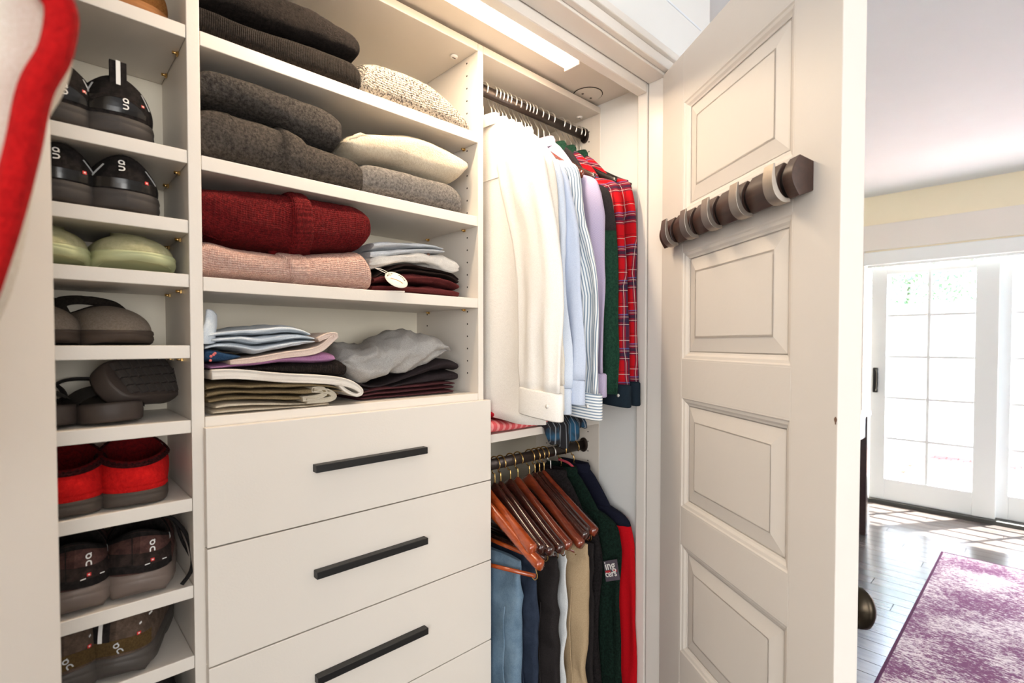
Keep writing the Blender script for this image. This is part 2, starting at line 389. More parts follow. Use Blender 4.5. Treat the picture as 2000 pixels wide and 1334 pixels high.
# outside
structure('ground', bx(XS + .15, 9.4, -4.5, 4.5, -.12, -.062), paint('patio_sand', (196, 194, 190), .9, 30))
BR = [paint('patio_brick_%d' % i, c, .85, 60, .002, .25) for i, c in enumerate(((134, 84, 74), (150, 100, 90), (122, 74, 66)))]
gp = bpy.data.objects['ground']; kb = {}
for r_ in range(13):
    for c_ in range(17):
        k = random.randrange(3)
        if k not in kb:
            o = obj('brick', bx(0, .196, 0, .098, -.03, 0), BR[k], gp, .003); kb[k] = o
            for vv in o.data.vertices: vv.co += ORG[gp.name]
        else: o = kb[k].copy(); C.objects.link(o)
        o.location = Vector((5.13 + r_ * .2, -.75 + c_ * .102 + (.05 if r_ % 2 else 0), -.062 + .03 + random.uniform(0, .003))) - ORG[gp.name]
gw = thing('garden_wall', 'sunlit white garden wall beyond the sliding glass door', 'wall', (8.3, 0, -.062))
obj('wall_body', bx(8.2, 8.4, -4.5, 4.5, -.062, 1.72), WALL, gw); obj('coping', bx(8.16, 8.44, -4.5, 4.5, 1.721, 1.78), WALL, gw, .01)
LEAF = cloth('leaf_green', (132, 168, 120), 'weave', (96, 136, 92))
for y0, lab in ((1.35, 'leafy green hedge shrub above the garden wall, left one'), (-.95, 'leafy green hedge shrub above the garden wall, right one')):
    t = thing('hedge_shrub', lab, 'shrub', (9.0, y0, -.062), group='shrubs beyond the garden wall')
    obj('trunk', MB().tube([(9.0, y0, -.062), (9.0, y0 + .05, 1.2), (8.98, y0, 2.2)], lambda q: .05 * (1 - .6 * q), 8), wood('bark%.1f' % y0, (90, 70, 55), (60, 46, 38), .8, 8, (9, 9, 1), 0), t)
    m = MB()
    for i in range(2600):
        d = Vector((random.gauss(0, 1), random.gauss(0, 1), random.gauss(0, 1))).normalized() * (random.random() ** .4)
        c = Vector((9.0 + d.x * .5, y0 + d.y * 1.1, 2.25 + d.z * .75))
        a = Vector((random.uniform(-1, 1), random.uniform(-1, 1), random.uniform(-1, 1))).normalized(); b = a.orthogonal().normalized()
        L_ = random.uniform(.03, .06); bb = len(m.v)
        m.v += [tuple(c - a * L_), tuple(c + b * L_ * .45), tuple(c + a * L_), tuple(c - b * L_ * .45)]; m.face((bb, bb + 1, bb + 2, bb + 3))
    obj('foliage', m, LEAF, t, kind='stuff')

# rug
m, nt_, p_ = base('distressed_rug', (110, 66, 100), .95)
co = N(nt_, 'TexCoord').outputs['Object']
mp = N(nt_, 'Mapping', Vector=co, Scale=(2.6, 1, 1)).outputs[0]
n1 = N(nt_, 'TexNoise', Vector=mp, Scale=55.0, Detail=6.0, Roughness=.78).outputs[0]
n2 = N(nt_, 'TexNoise', Vector=co, Scale=3.2, Detail=3.0, Roughness=.5).outputs[0]
f = math_(nt_, 'ADD', n1, math_(nt_, 'MULTIPLY', math_(nt_, 'SUBTRACT', n2, .5), .55))
f = N(nt_, 'MapRange', Value=f, i1=.47, i2=.55).outputs[0]
nt_.links.new(mixc(nt_, f, lin((122, 70, 108)), lin((228, 214, 216))), p_.inputs['Base Color']); bump(nt_, p_, n1, .6, .002)
rc = at(1833, 1075, Z=.012); re = at(1715, 1334, Z=.012); ry = (rc.y + re.y) / 2
rug = thing('area_rug', 'distressed purple and off white area rug on the dark wood floor', 'rug', (3, ry - .7, .001))
obj('rug_field', bx(1.7, rc.x - .012, ry - 1.45, ry - .012, .001, .011), m, rug)
obj('rug_binding', MB().box(1.69, rc.x, ry - .012, ry, .001, .012).box(1.69, rc.x, ry - 1.462, ry - 1.45, .001, .012).box(rc.x - .012, rc.x, ry - 1.45, ry - .012, .001, .012).box(1.69, 1.70, ry - 1.45, ry - .012, .001, .012), cloth('rug_binding', (96, 52, 84)), rug, .003)

# console table
ESP = wood('espresso_wood', (58, 38, 38), (40, 26, 27), .28, 8, (1, 9, 9), .5)
lp = at(1686, 1040, Z=0); lx, ly = lp.x, lp.y
tz = at(1690, 803, X=lx - .02, ).z
ct = thing('console_table', 'dark espresso wood console table standing near the sliding glass door', 'table', (lx - .1, ly + .5, 0))
obj('tabletop', bx(lx - .40, lx + .035, ly - .03, ly + 1.0 - .18, tz - .03, tz), ESP, ct, .004)
for xx in (lx - .03, lx - .37):
    for yy in (ly, ly + .74): obj('leg', bx(xx - .025, xx + .025, yy - .025, yy + .025, 0, tz - .0301), ESP, ct, .004)
obj('apron', MB().box(lx - .344, lx - .056, ly - .018, ly + .012, tz - .17, tz - .031), ESP, ct, .003)
obj('apron', MB().box(lx - .344, lx - .056, ly + .728, ly + .758, tz - .17, tz - .031), ESP, ct, .003)
for xx in (lx - .03, lx - .37): obj('apron', bx(xx - .012, xx + .018, ly + .026, ly + .714, tz - .17, tz - .031), ESP, ct, .003)
obj('drawer_front', bx(lx - .012, lx - .004, ly + .06, ly + .36, tz - .145, tz - .05), ESP, ct, .003)

# ------------------------------------------------------------------ right closet door
YAW = R(236.19); HX, HY = 1.2915, .7503; DW = .624; DT = .044
DD = Vector((math.cos(YAW), math.sin(YAW), 0)); DN = Vector((-DD.y, DD.x, 0))
SAG = 0.0
zsc = 1.28
d1 = bpy.data.objects.new('door_1', None); C.objects.link(d1); d1.location = (HX, HY, .012); d1.rotation_euler = (0, SAG, YAW); struct(d1)
ORG[d1.name] = Vector((0, 0, 0))
Z0 = -.0; DTOP = 2.014
panz = [(1.57, 1.909), (1.185, 1.522), (.803, 1.13), (.415, .757), (.07, .37)]
panz = [(a if a > .1 else .17, b) for a, b in panz]
panz = [(1.603, 1.888), (1.225, 1.505), (.841, 1.130), (.46, .748), (.09, .365)]
S0, S1 = .1155, .5168
obj('stile', bx(.001, S0, 0, DT, 0, DTOP), DOORP, d1, .0015)
obj('stile', bx(S1, DW, 0, DT, 0, DTOP), DOORP, d1, .0015)
zr = [(panz[0][1], DTOP)] + [(panz[i + 1][1], panz[i][0]) for i in range(4)] + [(0, panz[4][0])]
for a, b in zr: obj('rail', bx(S0 + .0003, S1 - .0003, .0002, DT, a, b), DOORP, d1, .001)
def ring(i, y, a, b): return [(S0 + i, y, a + i), (S1 - i, y, a + i), (S1 - i, y, b - i), (S0 + i, y, b - i)]
for a, b in panz:
    mm = MB(); mm.grid([ring(i, y, a, b) for i, y in ((-.001, .0004), (.003, .0004), (.006, .003), (.012, .0045), (.017, .0085), (.021, .010), (.021, .02), (-.001, .02))], cap=False, smooth=False)
    mo = obj('moulding', mm, DOORP, d1)
    pm = MB(); pm.grid([ring(i, y, a, b) for i, y in ((.0205, .0115), (.024, .0115), (.060, .0048), (.061, .0046), (.2 * (b - a), .0046))], cap=True, smooth=False)
    pm.grid([ring(i, y, a, b) for i, y in ((.0205, .0115), (.0205, .028))], cap=True, smooth=False)
    obj('panel', pm, DOORP, d1)
kn = obj('knob', MB().lathe([(.0, .0), (.026, 0), (.026, .006), (.012, .009), (.010, .03), (.016, .036), (.028, .044), (.030, .055), (.024, .064), (.0, .067)], (.572, DT, .803), (0, 1, 0)), BRONZE, d1)
kn['label'] = 'dark bronze oval knob'
for s in kn.data.vertices: s.co.z = .803 + (s.co.z - .803) * 1.25
sc_ = obj('scuff_mark', MB().grid([[(.6205 + .003 * math.cos(t) * (1 + .4 * math.sin(3 * t)), -.0004, 1.143 + .006 * math.sin(t) * (1 + .3 * math.cos(4 * t))) for t in [i * PI / 5 for i in range(10)]], [(.6205 + .002 * math.cos(t) * (1 + .4 * math.sin(3 * t)), -.0005, 1.143 + .005 * math.sin(t) * (1 + .3 * math.cos(4 * t))) for t in [i * PI / 5 for i in range(10)]]]), plain('scuff', (120, 92, 76), .8), d1)
sc_['label'] = 'brown scuff on the free edge'
for z in (.2, 1.0, 1.8): obj('hinge', MB().tube([(-.003, .01, z - .045), (-.003, .01, z + .045)], .005, 8), BRONZE, d1)

# hook rack on that door
def s_of(px, off):
    d = ray(px, 400); o = Vector((HX, HY, 0)) - DN * off
    # (t*d - o) . DN = 0
    t = o.dot(DN) / Vector((d.x, d.y, 0)).dot(DN); q = Vector((d.x, d.y, 0)) * t - o
    return q.dot(DD)
RK = wood('rack_espresso', (74, 52, 44), (54, 38, 33), .42, 9, (1, 9, 9), .0)
e0 = s_of(1296, .03); e1 = s_of(1589, .0)
slots = [s_of(q, .045) for q in (1309, 1347, 1391, 1448, 1518)]
hk = thing('hook_rack', 'dark brown wall rack with five silver flip hooks mounted on the panelled door', 'coat rack', (HX, HY, .012), (0, SAG, YAW), world=False)
RC = 1.555
prof = [(0, -.025), (-.027, -.035)] + [(-.027 - .015 * math.sin(PI * i / 24), -.035 + .07 * i / 24) for i in range(1, 24)] + [(-.027, .035), (0, .025)]
def seg(a, b, k=1.0):
    m = MB(); m.grid([[(s, y * k, RC + z * k) for y, z in prof] for s in (a, b)], smooth=False); return m
obj('core', seg(e0 + .004, e1 - .004, .84), plain('rack_slot', (24, 18, 17), .6), hk)
cuts = [e0] + [c for s in slots for c in (s - .007, s + .007)] + [e1]
for i in range(0, len(cuts), 2): obj('bar_segment', seg(cuts[i], cuts[i + 1]), RK, hk, .0015)
def hook(s):
    ctr = [(-.026, -.036), (-.038, -.036), (-.049, -.028), (-.056, -.014), (-.059, .004), (-.058, .026)]
    ctr = spl([(y, z, 0) for y, z in ctr], 8); m = MB(); rows = []
    n = len(ctr)
    for i, p in enumerate(ctr):
        t = (ctr[min(i + 1, n - 1)] - ctr[max(i - 1, 0)]).normalized(); nn = Vector((-t.y, t.x, 0)); h = .0012 + .0042 * math.sin(PI * min(1, .15 + i / n * .85)) ** 1.0
        a, b = p + nn * h, p - nn * h
        rows.append([(s - .013, a.x, RC + a.y), (s + .013, a.x, RC + a.y), (s + .013, b.x, RC + b.y), (s - .013, b.x, RC + b.y)])
    m.grid(rows, smooth=False); return m
for s in slots: obj('hook', hook(s - .004), NICKEL, hk, .001)

# left closet door (open, only its hinge stile shows) and the robe on it
d2 = bpy.data.objects.new('door_2', None); C.objects.link(d2); d2.location = (.021, .744, .012); d2.rotation_euler = (0, 0, R(-124)); struct(d2); ORG[d2.name] = Vector((0, 0, 0))
obj('stile', bx(.001, .105, -.038, 0, 0, DTOP), DOORP, d2, .0015); obj('stile', bx(S1, DW, -.038, 0, 0, DTOP), DOORP, d2, .0015)
for a, b in zr: obj('rail', bx(S0 + .0003, S1 - .0003, -.0378, -.0002, a, b), DOORP, d2, .001)
for a, b in panz: obj('panel', bx(S0, S1, -.028, -.012, a, b), DOORP, d2)
FLE = cloth('cream_fleece', (236, 228, 216), 'weave', (222, 210, 192), sc=.5)
redm = cloth('red_piping', (206, 22, 24), 'felt', (180, 14, 18))
yr_ = .46
edge = [(92, -60), (112, 0), (140, 42), (146, 85), (132, 150), (98, 215), (76, 320), (42, 450), (4, 568), (-40, 700), (-60, 1000)]
ep = spl([at(a, b, Y=yr_) for a, b in edge], 5)
rb = thing('robe', 'cream fleece robe with red piped edge hanging on the left closet door', 'robe', (ep[-1].x - .08, yr_, ep[-1].z))
bm_ = MB(); rows = []
for i, p in enumerate(ep):
    rows.append([(p.x - .07 + .072 * math.copysign(abs(math.cos(t)) ** .7, math.cos(t)) - .002 + .008 * nz(t, p.z * 8, 3), yr_ + .02 + .045 * math.sin(t) + .012 * nz(p.z * 14, math.cos(t) * 2, 1), p.z) for t in [2 * PI * k / 28 for k in range(28)]])
bm_.grid(rows); obj('robe_body', bm_, FLE, rb)
pip = MB(); rows = []
for i, p in enumerate(ep):
    t = (ep[min(i + 1, len(ep) - 1)] - ep[max(i - 1, 0)]).normalized(); nn = Vector((t.z, 0, -t.x)); nn = nn if nn.x > 0 else -nn
    rows.append([p - nn * .0075 + Vector((0, -.028 + .004, 0)) + nn * .0085 * math.cos(a) + Vector((0, .009 * math.sin(a), 0)) for a in [2 * PI * k / 14 for k in range(14)]])
pip.grid(rows); po = obj('piping', pip, redm, rb); po['label'] = 'red piped edge'
# ------------------------------------------------------------------ closet units
SY = 1.22; BY = 1.29        # back of the shoe unit, back of the wider units
PB = .0012
SHZ = [1.813, 1.605, 1.488, 1.397, 1.277, 1.15, 1.016, .866, .744, .60, .45, .30, .09]
CXZ = [1.812, 1.602, 1.395]; CTZ = 1.153
XL0, XL1 = -.09, .198; D0, D1 = .198, .2175; E0, E1 = .831, .848; G0, G1 = 1.339, 1.357
TOPZ = 2.036
def dots(m, x, sx, y, zs, r=.0024):
    for z in zs: m.disc((x, y, z), (sx, 0, 0), r, .0004, 8)
su = thing('shoe_cabinet', 'narrow white shoe cabinet with tight shelves at the left of the closet', 'cabinet', (.05, 1.1, 0))
obj('side_panel', bx(XL0 - .018, XL0, YF, SY, 0, TOPZ), MEL, su, PB)
obj('side_panel', bx(D0, D1, YF, BY, 0, TOPZ), MEL, su, PB)
obj('back_panel', bx(XL0, D0, SY - .006, SY, 0, TOPZ), BACK, su)
obj('top_panel', bx(XL0, D0, YF, SY - .006, TOPZ - .019, TOPZ), MEL, su, PB)
def pins(par, x, sx, z, ys):
    for y in ys:
        o = obj('shelf_pin', MB().tube([(x, y, z - .0025), (x + sx * .009, y, z - .0025)], .0025, 8).box(min(x, x + sx * .003), max(x, x + sx * .003), y - .004, y + .004, z - .006, z), BRASS, par)
for z in SHZ:
    s = obj('shelf', bx(XL0 + .0005, D0 - .0005, YF + .001, SY - .007, z - .022, z), MEL, su, PB)
    pins(s, D0 - .0006, -1, z - .0222, (YF + .06, SY - .06))
cu = thing('drawer_cabinet', 'wide white closet cabinet of open shelves above drawers with black bar handles', 'cabinet', (.52, 1.15, 0))
obj('side_panel', bx(E0, E1, YF, BY, 0, TOPZ), MEL, cu, PB)
obj('back_panel', bx(D1, E0, BY - .006, BY, 0, TOPZ), BACK, cu)
obj('top_panel', bx(D1 + .0005, E0 - .0005, YF, BY - .007, TOPZ - .019, TOPZ), MEL, cu, PB)
for z in CXZ:
    s = obj('shelf', bx(D1 + .0006, E0 - .0006, YF + .001, BY - .007, z - .0245, z), MEL, cu, PB)
    pins(s, E0 - .0007, -1, z - .0247, (YF + .055, BY - .07)); pins(s, D1 + .0007, 1, z - .0247, (YF + .055, BY - .07))
obj('counter', bx(D1 + .0006, E0 - .0006, YF + .0005, BY - .007, CTZ - .02, CTZ), MEL, cu, PB)
m = MB(); zz = [CTZ + .05 + .032 * i for i in range(27)]
dots(m, E0 + .0001, -1, YF + .045, zz); dots(m, E0 + .0001, -1, BY - .06, zz)
obj('pin_hole', m, HOLE, cu, kind='stuff')
def cam_lock(par, x, y, z): 
    o = obj('cam_cover', MB().lathe([(0, 0), (.010, 0), (.010, -.003), (.008, -.005), (0, -.005)], (x, y, z), (0, 0, 1), 14), PLAST, par)
    obj('slot', bx(x - .005, x + .005, y - .001, y + .001, z - .0056, z - .0049), HOLE, o)
cam_lock(cu, E0 - .03, YF + .06, TOPZ - .0192)
dz = [1.137, .929, .722, .514, .307, .10]
HZc = [(1.137 + .929) / 2 + .012] 
for i in range(5):
    a, b = dz[i + 1] + .0012, dz[i] - .0012
    dr = obj('drawer', MB().box(D1 - .003, .8565, .981, .9985, a, b).box(D1 + .014, E0 - .014, .9986, BY - .03, a + .03, b - .035), MEL, cu, PB)
    h0 = at(617, 915, Y=.966); h1 = at(835, 879, Y=.966); zc = b - .208 / 2 + .012 - .0
    if i == 0: zc = (at(617, 916, Y=.966).z + at(835, 880, Y=.966).z) / 2
    else: zc = (at(617, 916, Y=.966).z + at(835, 880, Y=.966).z) / 2 - .2075 * i
    hm = MB().box(h0.x, h1.x, .964, .9812, zc - .0075, zc + .0075)
    hh = obj('handle', hm, BLK, dr, .0012); hh['label'] = 'black flat bar pull'
obj('toe_kick', bx(D1 + .001, E0 - .001, YF + .06, YF + .075, 0, .098), MEL, cu)
hu = thing('hanging_cabinet', 'white double hanging closet section with two dark rods and a middle shelf', 'cabinet', (1.1, 1.15, 0))
obj('side_panel', bx(G0, G1, YF, BY, 0, TOPZ), MEL, hu, PB)
obj('back_panel', bx(E1, G0, BY - .006, BY, 0, TOPZ), BACK, hu)
obj('top_panel', bx(E1 + .0005, G0 - .0005, YF, BY - .007, TOPZ - .019, TOPZ), MEL, hu, PB)
MSZ = at(955, 850, Y=YF).z
ms = obj('shelf', bx(E1 + .0006, G0 - .0006, YF + .001, BY - .007, MSZ - .022, MSZ), MEL, hu, PB)
pins(ms, G0 - .0007, -1, MSZ - .0222, (YF + .055, BY - .07))
m = MB(); zz = [1.30 + .032 * i for i in range(22)] + [.70 + .032 * i for i in range(10)]
dots(m, G0 + .0001, -1, YF + .045, zz); dots(m, G0 + .0001, -1, BY - .06, zz)
obj('pin_hole', m, HOLE, hu, kind='stuff'); cam_lock(hu, G0 - .03, YF + .06, TOPZ - .0192)
RODY = 1.06; RZT = at(1143, 265, X=1.335).z; RZL = at(1138, 868, X=1.335).z
RODM = plain('dark_bronze_rod', (58, 48, 43), .35, .6)
for z in (RZT, RZL):
    m = MB(); m.grid([[(x, RODY + .0085 * math.cos(t), z + .016 * math.sin(t)) for t in [2 * PI * k / 20 for k in range(20)]] for x in (E1 + .004, G0 - .004)])
    rd = obj('rod', m, RODM, hu)
    for x0, x1 in ((E1 + .0003, E1 + .009), (G0 - .009, G0 - .0003)):
        m = MB(); m.grid([[(x, RODY + .016 * math.cos(t), z + .024 * math.sin(t)) for t in [2 * PI * k / 20 for k in range(20)]] for x in (x0, x1)]); obj('flange', m, RODM, rd, .002)
# ceiling cover plate
cp = at(1148, 184, Z=CZ)
cpl = thing('ceiling_cover_plate', 'round white cover plate with two screws on the closet ceiling', 'plate', (cp.x, cp.y, CZ - .004))
pr = (at(1176, 184, Z=CZ) - cp).length
obj('plate', MB().lathe([(0, 0), (pr - .004, 0), (pr - .001, .001), (pr - .001, .0038), (0, .0038)], (cp.x, cp.y, CZ - .004), (0, 0, 1), 36), paint('cover_plate_paint', (224, 216, 206), .6), cpl)
obj('gap_ring', MB().lathe([(pr - .001, .0025), (pr + .0016, .0025), (pr + .0016, .0039), (pr - .001, .0039)], (cp.x, cp.y, CZ - .004), (0, 0, 1), 36), HOLE, cpl)
for dx in (-.02, .02): obj('screw', MB().lathe([(0, -.0012), (.0035, -.0012), (.004, .0001), (0, .0001)], (cp.x + dx, cp.y + .004, CZ - .004), (0, 0, 1), 12), plain('screw', (120, 108, 96), .4, .6), cpl)
# LED bar
q1 = at(1126, 128, Z=CZ - .02); ly0 = .898; 
led = thing('led_bar_light', 'long glowing warm LED bar light on the closet ceiling', 'lamp', (q1.x - .35, ly0, CZ - .022))
lx0 = q1.x - .75
obj('housing', bx(lx0, q1.x, ly0 - .026, ly0 + .026, CZ - .010, CZ - .0005), PLAST, led, .002)
lm = MB(); lm.grid([[(x, ly0 + .025 * math.cos(t), CZ - .0102 - .011 * math.sin(t)) for t in [PI * k / 10 for k in range(11)]] for x in (lx0 + .004, q1.x - .004)])
obj('diffuser', lm, emit('led_glow', (255, 226, 188), 8), led)
for xx in (lx0, q1.x - .004): obj('end_cap', bx(xx, xx + .004, ly0 - .026, ly0 + .026, CZ - .022, CZ - .0101), PLAST, led, .001)
LL = lamp('led_bar_lamp', 'AREA', ((lx0 + q1.x) / 2, ly0, CZ - .024), (0, 0, 0), 5.4, (1, .80, .58), shape='RECTANGLE', size=q1.x - lx0, size_y=.045)

# ------------------------------------------------------------------ folded clothes
def poly_at(pts, Y): return sorted([((p := at(a, b, Y=Y)).x, p.z) for a, b in pts])
def slab(top, bot, Y0, depth, n=3.4, seed=0, wob=.003, fine=.0, nx=56, ns=44, endp=7, rib=0, lay=0, layh=.006, crump=0.0):
    """soft folded slab.  top / bot: silhouettes in photo pixels on the front plane, or a number for z"""
    T = poly_at(top, Y0) if len(top[0]) == 2 and abs(top[0][0]) > 3 else top
    B = (poly_at(bot, Y0) if abs(bot[0][0]) > 3 else bot) if not isinstance(bot, (int, float)) else None
    x0, x1 = T[0][0], T[-1][0]
    if B: x0 = min(x0, B[0][0]); x1 = max(x1, B[-1][0])
    def S(x, th, off=0.0):
        s = (x - x0) / (x1 - x0); e = max(0.0, 1 - abs(2 * s - 1) ** endp) ** (1 / endp)
        zt = cr(T, x); zb = cr(B, x) if B else bot
        zt = max(zt, zb + .004); zc = (zt + zb) / 2 if B else zb + (zt - zb) / 2; hz = (zt - zb) / 2
        if not B: zc = zb + hz * e + 0; 
        c, s_ = math.cos(th), math.sin(th)
        dy = math.copysign(abs(c) ** (2 / n), c); dz_ = math.copysign(abs(s_) ** (2 / n), s_)
        ee = .82 + .18 * e
        w_ = nz(x * 9 + seed * 7.1, dy * 1.1, dz_ * 1.3 + seed) * wob + nz(x * 30 + seed, dy * 3, dz_ * 3) * wob * .35
        if fine: w_ += nz(x * 260, dy * depth * 130, dz_ * hz * 260) * fine
        if rib: w_ += rib * math.cos(2 * PI * x / .0085) * (1 if dy < .6 else 0)
        if crump:
            for fq, am in ((12, 1.0), (27, .45)): w_ += crump * am * (.5 - 2.2 * abs(nz(x * fq + seed * 3, dy * fq * depth * .45 + dz_ * 1.7, seed * 2.3 + dz_ * fq * .06)))
        if lay and dy > -.2: w_ += layh * (abs(math.sin(lay * PI * ((dz_ + 1) / 2) + .5 * nz(x * 7, seed, 1))) ** .45 - .8) * (.6 + .8 * nz(x * 5, round(dz_ * lay), seed + 4))
        w_ += off
        front = -dy * (depth / 2 * ee + w_ * abs(c)) 
        return Vector((x, Y0 + depth / 2 + .002 + front, max(zc + dz_ * (hz * e + (w_ * abs(s_) if hz > .006 else 0)), (bot + .0003) if not B else -9)))
    m = MB(); rows = []; uvr = []
    for i in range(nx + 1):
        s = .5 - .5 * math.cos(PI * (.5 / nx + i * (1 - 1 / nx) / nx)) if not rib else (.002 + .996 * i / nx)
        x = x0 + (x1 - x0) * s
        rows.append([S(x, -PI + 2 * PI * j / ns + .0001) for j in range(ns)])
        # u runs along x, v around the fold, in metres
        v = 0; uu = [(x, 0)]
        for j in range(1, ns): v += (rows[-1][j] - rows[-1][j - 1]).length; uu.append((x, v))
        uu.append((x, v + .01)); uvr.append(uu)
    b = len(m.v)
    m.grid(rows)
    # replace uvs
    k = 0
    for i in range(nx):
        for j in range(ns):
            m.uv[k] = [uvr[i][j], uvr[i][j + 1], uvr[i + 1][j + 1], uvr[i + 1][j]]; k += 1
    return m, S
FG = 'folded clothes on the wide shelves'
def fold(name, label, cat, top, bot, mat, Y0=YF + .004, depth=.235, group=None, **kw):
    m, S = slab(top, bot, Y0, depth, **kw)
    o = tag(obj(name, m, mat), label, cat, group)
    return o, S
def foldn(name, label, cat, top, bot, mat, n=2, Y0=YF + .004, depth=.235, seed=0, nx=90, crump=.005, endp=34, jit=.007, **kw):
    T = poly_at(top, Y0); B = poly_at(bot, Y0) if not isinstance(bot, (int, float)) else [(T[0][0], bot), (T[-1][0], bot)]
    x0 = min(T[0][0], B[0][0]); x1 = max(T[-1][0], B[-1][0]); rnd = random.Random(seed * 13 + 5)
    r = thing(name, label, cat, ((x0 + x1) / 2, Y0 + depth / 2, min(b for _, b in B)))
    for k in range(n):
        a0 = x0 + rnd.uniform(0, jit * 2); a1 = x1 - rnd.uniform(0, jit * 2); xs = [a0 + (a1 - a0) * i / 12 for i in range(13)]; up_, lo_ = [], []
        for x in xs:
            zb, zt = cr(B, x), cr(T, x); h = zt - zb; w = .0025 if n > 1 else 0
            up_.append((x, zb + h * (k + 1) / n + (w * nz(x * 16, k + 1, seed) if k < n - 1 else 0))); lo_.append((x, zb + h * k / n + (w * nz(x * 16, k, seed) if k else 0)))
        if k == 0 and isinstance(bot, (int, float)): lo_ = bot
        m, S = slab(up_, lo_, Y0 + rnd.uniform(0, jit), depth, n=2.7, seed=seed + k * 3, nx=nx, crump=crump, endp=endp, wob=.002, **kw)
        obj('folded_layer', m, mat, r)
    return r, S
def band(o, S, xf0, xf1, ta, tb, h, mat, name='button_band', n=22, k=10):
    """raised strip lying on a folded garment from angle ta to tb; xf0/xf1(t) give its two edges"""
    rows = []
    for i in range(n + 1):
        t = i / n; a, b = xf0(t), xf1(t); th = ta + (tb - ta) * t; row = []
        for j in range(k + 1):
            q = j / k; row.append(S(a + (b - a) * q, th, h * (1 - (2 * q - 1) ** 6) - .003 * (1 if j in (0, k) else 0)))
        rows.append(row)
    m = MB(); uv = [[(row[j].x, i * .006) for j in range(k + 1)] for i, row in enumerate(rows)]
    m.grid(rows, closed=False, cap=False, uv=None)
    kk = 0
    for i in range(n):
        for j in range(k): m.uv[kk] = [uv[i][j], uv[i][j + 1], uv[i + 1][j + 1], uv[i + 1][j]]; kk += 1
    b = obj(name, m, mat, o); return b
def xat(px, py): return at(px, py, Y=YF).x
FRONT = PI  # angle that faces the room is dy=+1 -> th=0
def crease(o, S, pts, r, mat, name='seam'):
    m = MB(); m.tube([S(x, th, r * .2) for x, th in pts], r, 6); return obj(name, m, mat, o)

# --- shelf one (top)
Z1, Z2, Z3 = CXZ
cBK = cloth('black_rib_knit', (44, 38, 35), 'rib', (26, 22, 20)); cBK2 = cloth('black_fuzzy_wool', (40, 34, 32), 'felt', (20, 17, 16))
fold('folded_sweater', 'black ribbed knit sweater folded at the bottom of the top shelf stack', 'sweater', [(372, -14), (408, 3), (503, 41), (606, 75), (690, 107), (707, 121)], Z1, cBK, nx=340, rib=.0011, wob=.003, endp=14, depth=.24)
fold('folded_sweater', 'black fuzzy wool sweater folded on top of the black ribbed one', 'sweater', [(388, -75), (500, -38), (606, 0), (653, 28), (694, 55), (707, 73)], [(386, -2), (410, 3), (503, 41), (606, 75), (694, 109), (705, 112)], cBK2, fine=.0012, wob=.005, endp=9, nx=110)
cTW = cloth('light_grey_tweed_knit', (190, 180, 166), 'tweed', (104, 96, 90))
o, S = fold('folded_sweater', 'light grey speckled tweed knit sweater on the top shelf beside the black stack', 'sweater', [(705, 118), (718, 104), (783, 122), (842, 151), (886, 190), (922, 230)], Z1, cTW, Y0=YF + .01, wob=.004, fine=.0012, nx=110, endp=6)
band(o, S, lambda t: xat(709, 130) , lambda t: xat(727, 150), -.2, 1.5, .004, cTW, 'rolled_edge')
# --- shelf two
cDG = cloth('dark_grey_wool', (92, 86, 81), 'felt', (50, 46, 43)); cDG2 = cloth('charcoal_wool', (96, 88, 81), 'felt', (56, 51, 47))
mid = [(388, 186), (399, 189), (458, 204), (541, 233), (606, 268), (665, 290)]
o, S = fold('folded_cardigan', 'dark grey wool cardigan with a black button under the charcoal sweater', 'cardigan', mid + [(690, 298), (713, 312)], Z2, cDG2, wob=.004, fine=.0012, nx=120, endp=12)
band(o, S, lambda t: xat(561, 330) - .012 * t, lambda t: xat(612, 330) - .014 * t, -1.0, 1.5, .009, cDG2)
bt = S(xat(576, 259), 1.0, .012); bo = obj('button', MB().lathe([(0, -.001), (.008, -.001), (.0095, .001), (.008, .003), (.005, .0025), (0, .002)], bt, (0.1, -.9, .45), 16), plain('black_button', (26, 24, 24), .25), o)
bo['label'] = 'round black button'
crease(o, S, [(xat(398, 245), .75), (xat(420, 250), .62), (xat(452, 252), .6), (xat(459, 262), .3), (xat(459, 300), -.4)], .0016, cDG2, 'pocket_edge')
fold('folded_sweater', 'charcoal grey wool sweater folded on the dark grey cardigan', 'sweater', [(388, 130), (398, 120), (432, 126), (488, 142), (576, 176), (635, 197), (668, 216)], mid[1:] + [(672, 292)], cDG, wob=.004, fine=.0014, nx=120, endp=9)
cCR = cloth('cream_knit', (240, 226, 202), 'felt', (226, 208, 180)); cLG = cloth('mid_grey_melange', (150, 144, 138), 'felt', (98, 93, 90))
lg = [(708, 306), (744, 312), (783, 321), (842, 339), (886, 351), (906, 366)]
o, S = fold('folded_sweater', 'light grey melange sweater folded under the cream one', 'sweater', lg, Z2, cLG, wob=.004, fine=.001, nx=110, endp=9)
crease(o, S, [(xat(806, 345), 1.2), (xat(808, 350), .6), (xat(806, 360), 0), (xat(801, 375), -.8)], .0014, cLG)
o, S = fold('folded_sweater', 'cream wool sweater folded on the light grey melange one', 'sweater', [(679, 266), (692, 255), (720, 250), (812, 251), (857, 268), (898, 290), (916, 306), (919, 318)], [(682, 284), (697, 298), (716, 305), (783, 320), (842, 339), (889, 350), (908, 346), (918, 332)], cCR, Y0=YF + .006, wob=.006, nx=100, endp=9, n=3)
m = MB(); m.tube([S(xat(688, 285), .1, -.001), S(xat(700, 280), .35, .0), S(xat(713, 281), .5, .001), S(xat(727, 287), .3, -.001)], lambda q: .006 * math.sin(PI * min(max(q, .08), .92)), 8); obj('sleeve_fold', m, cCR, o)
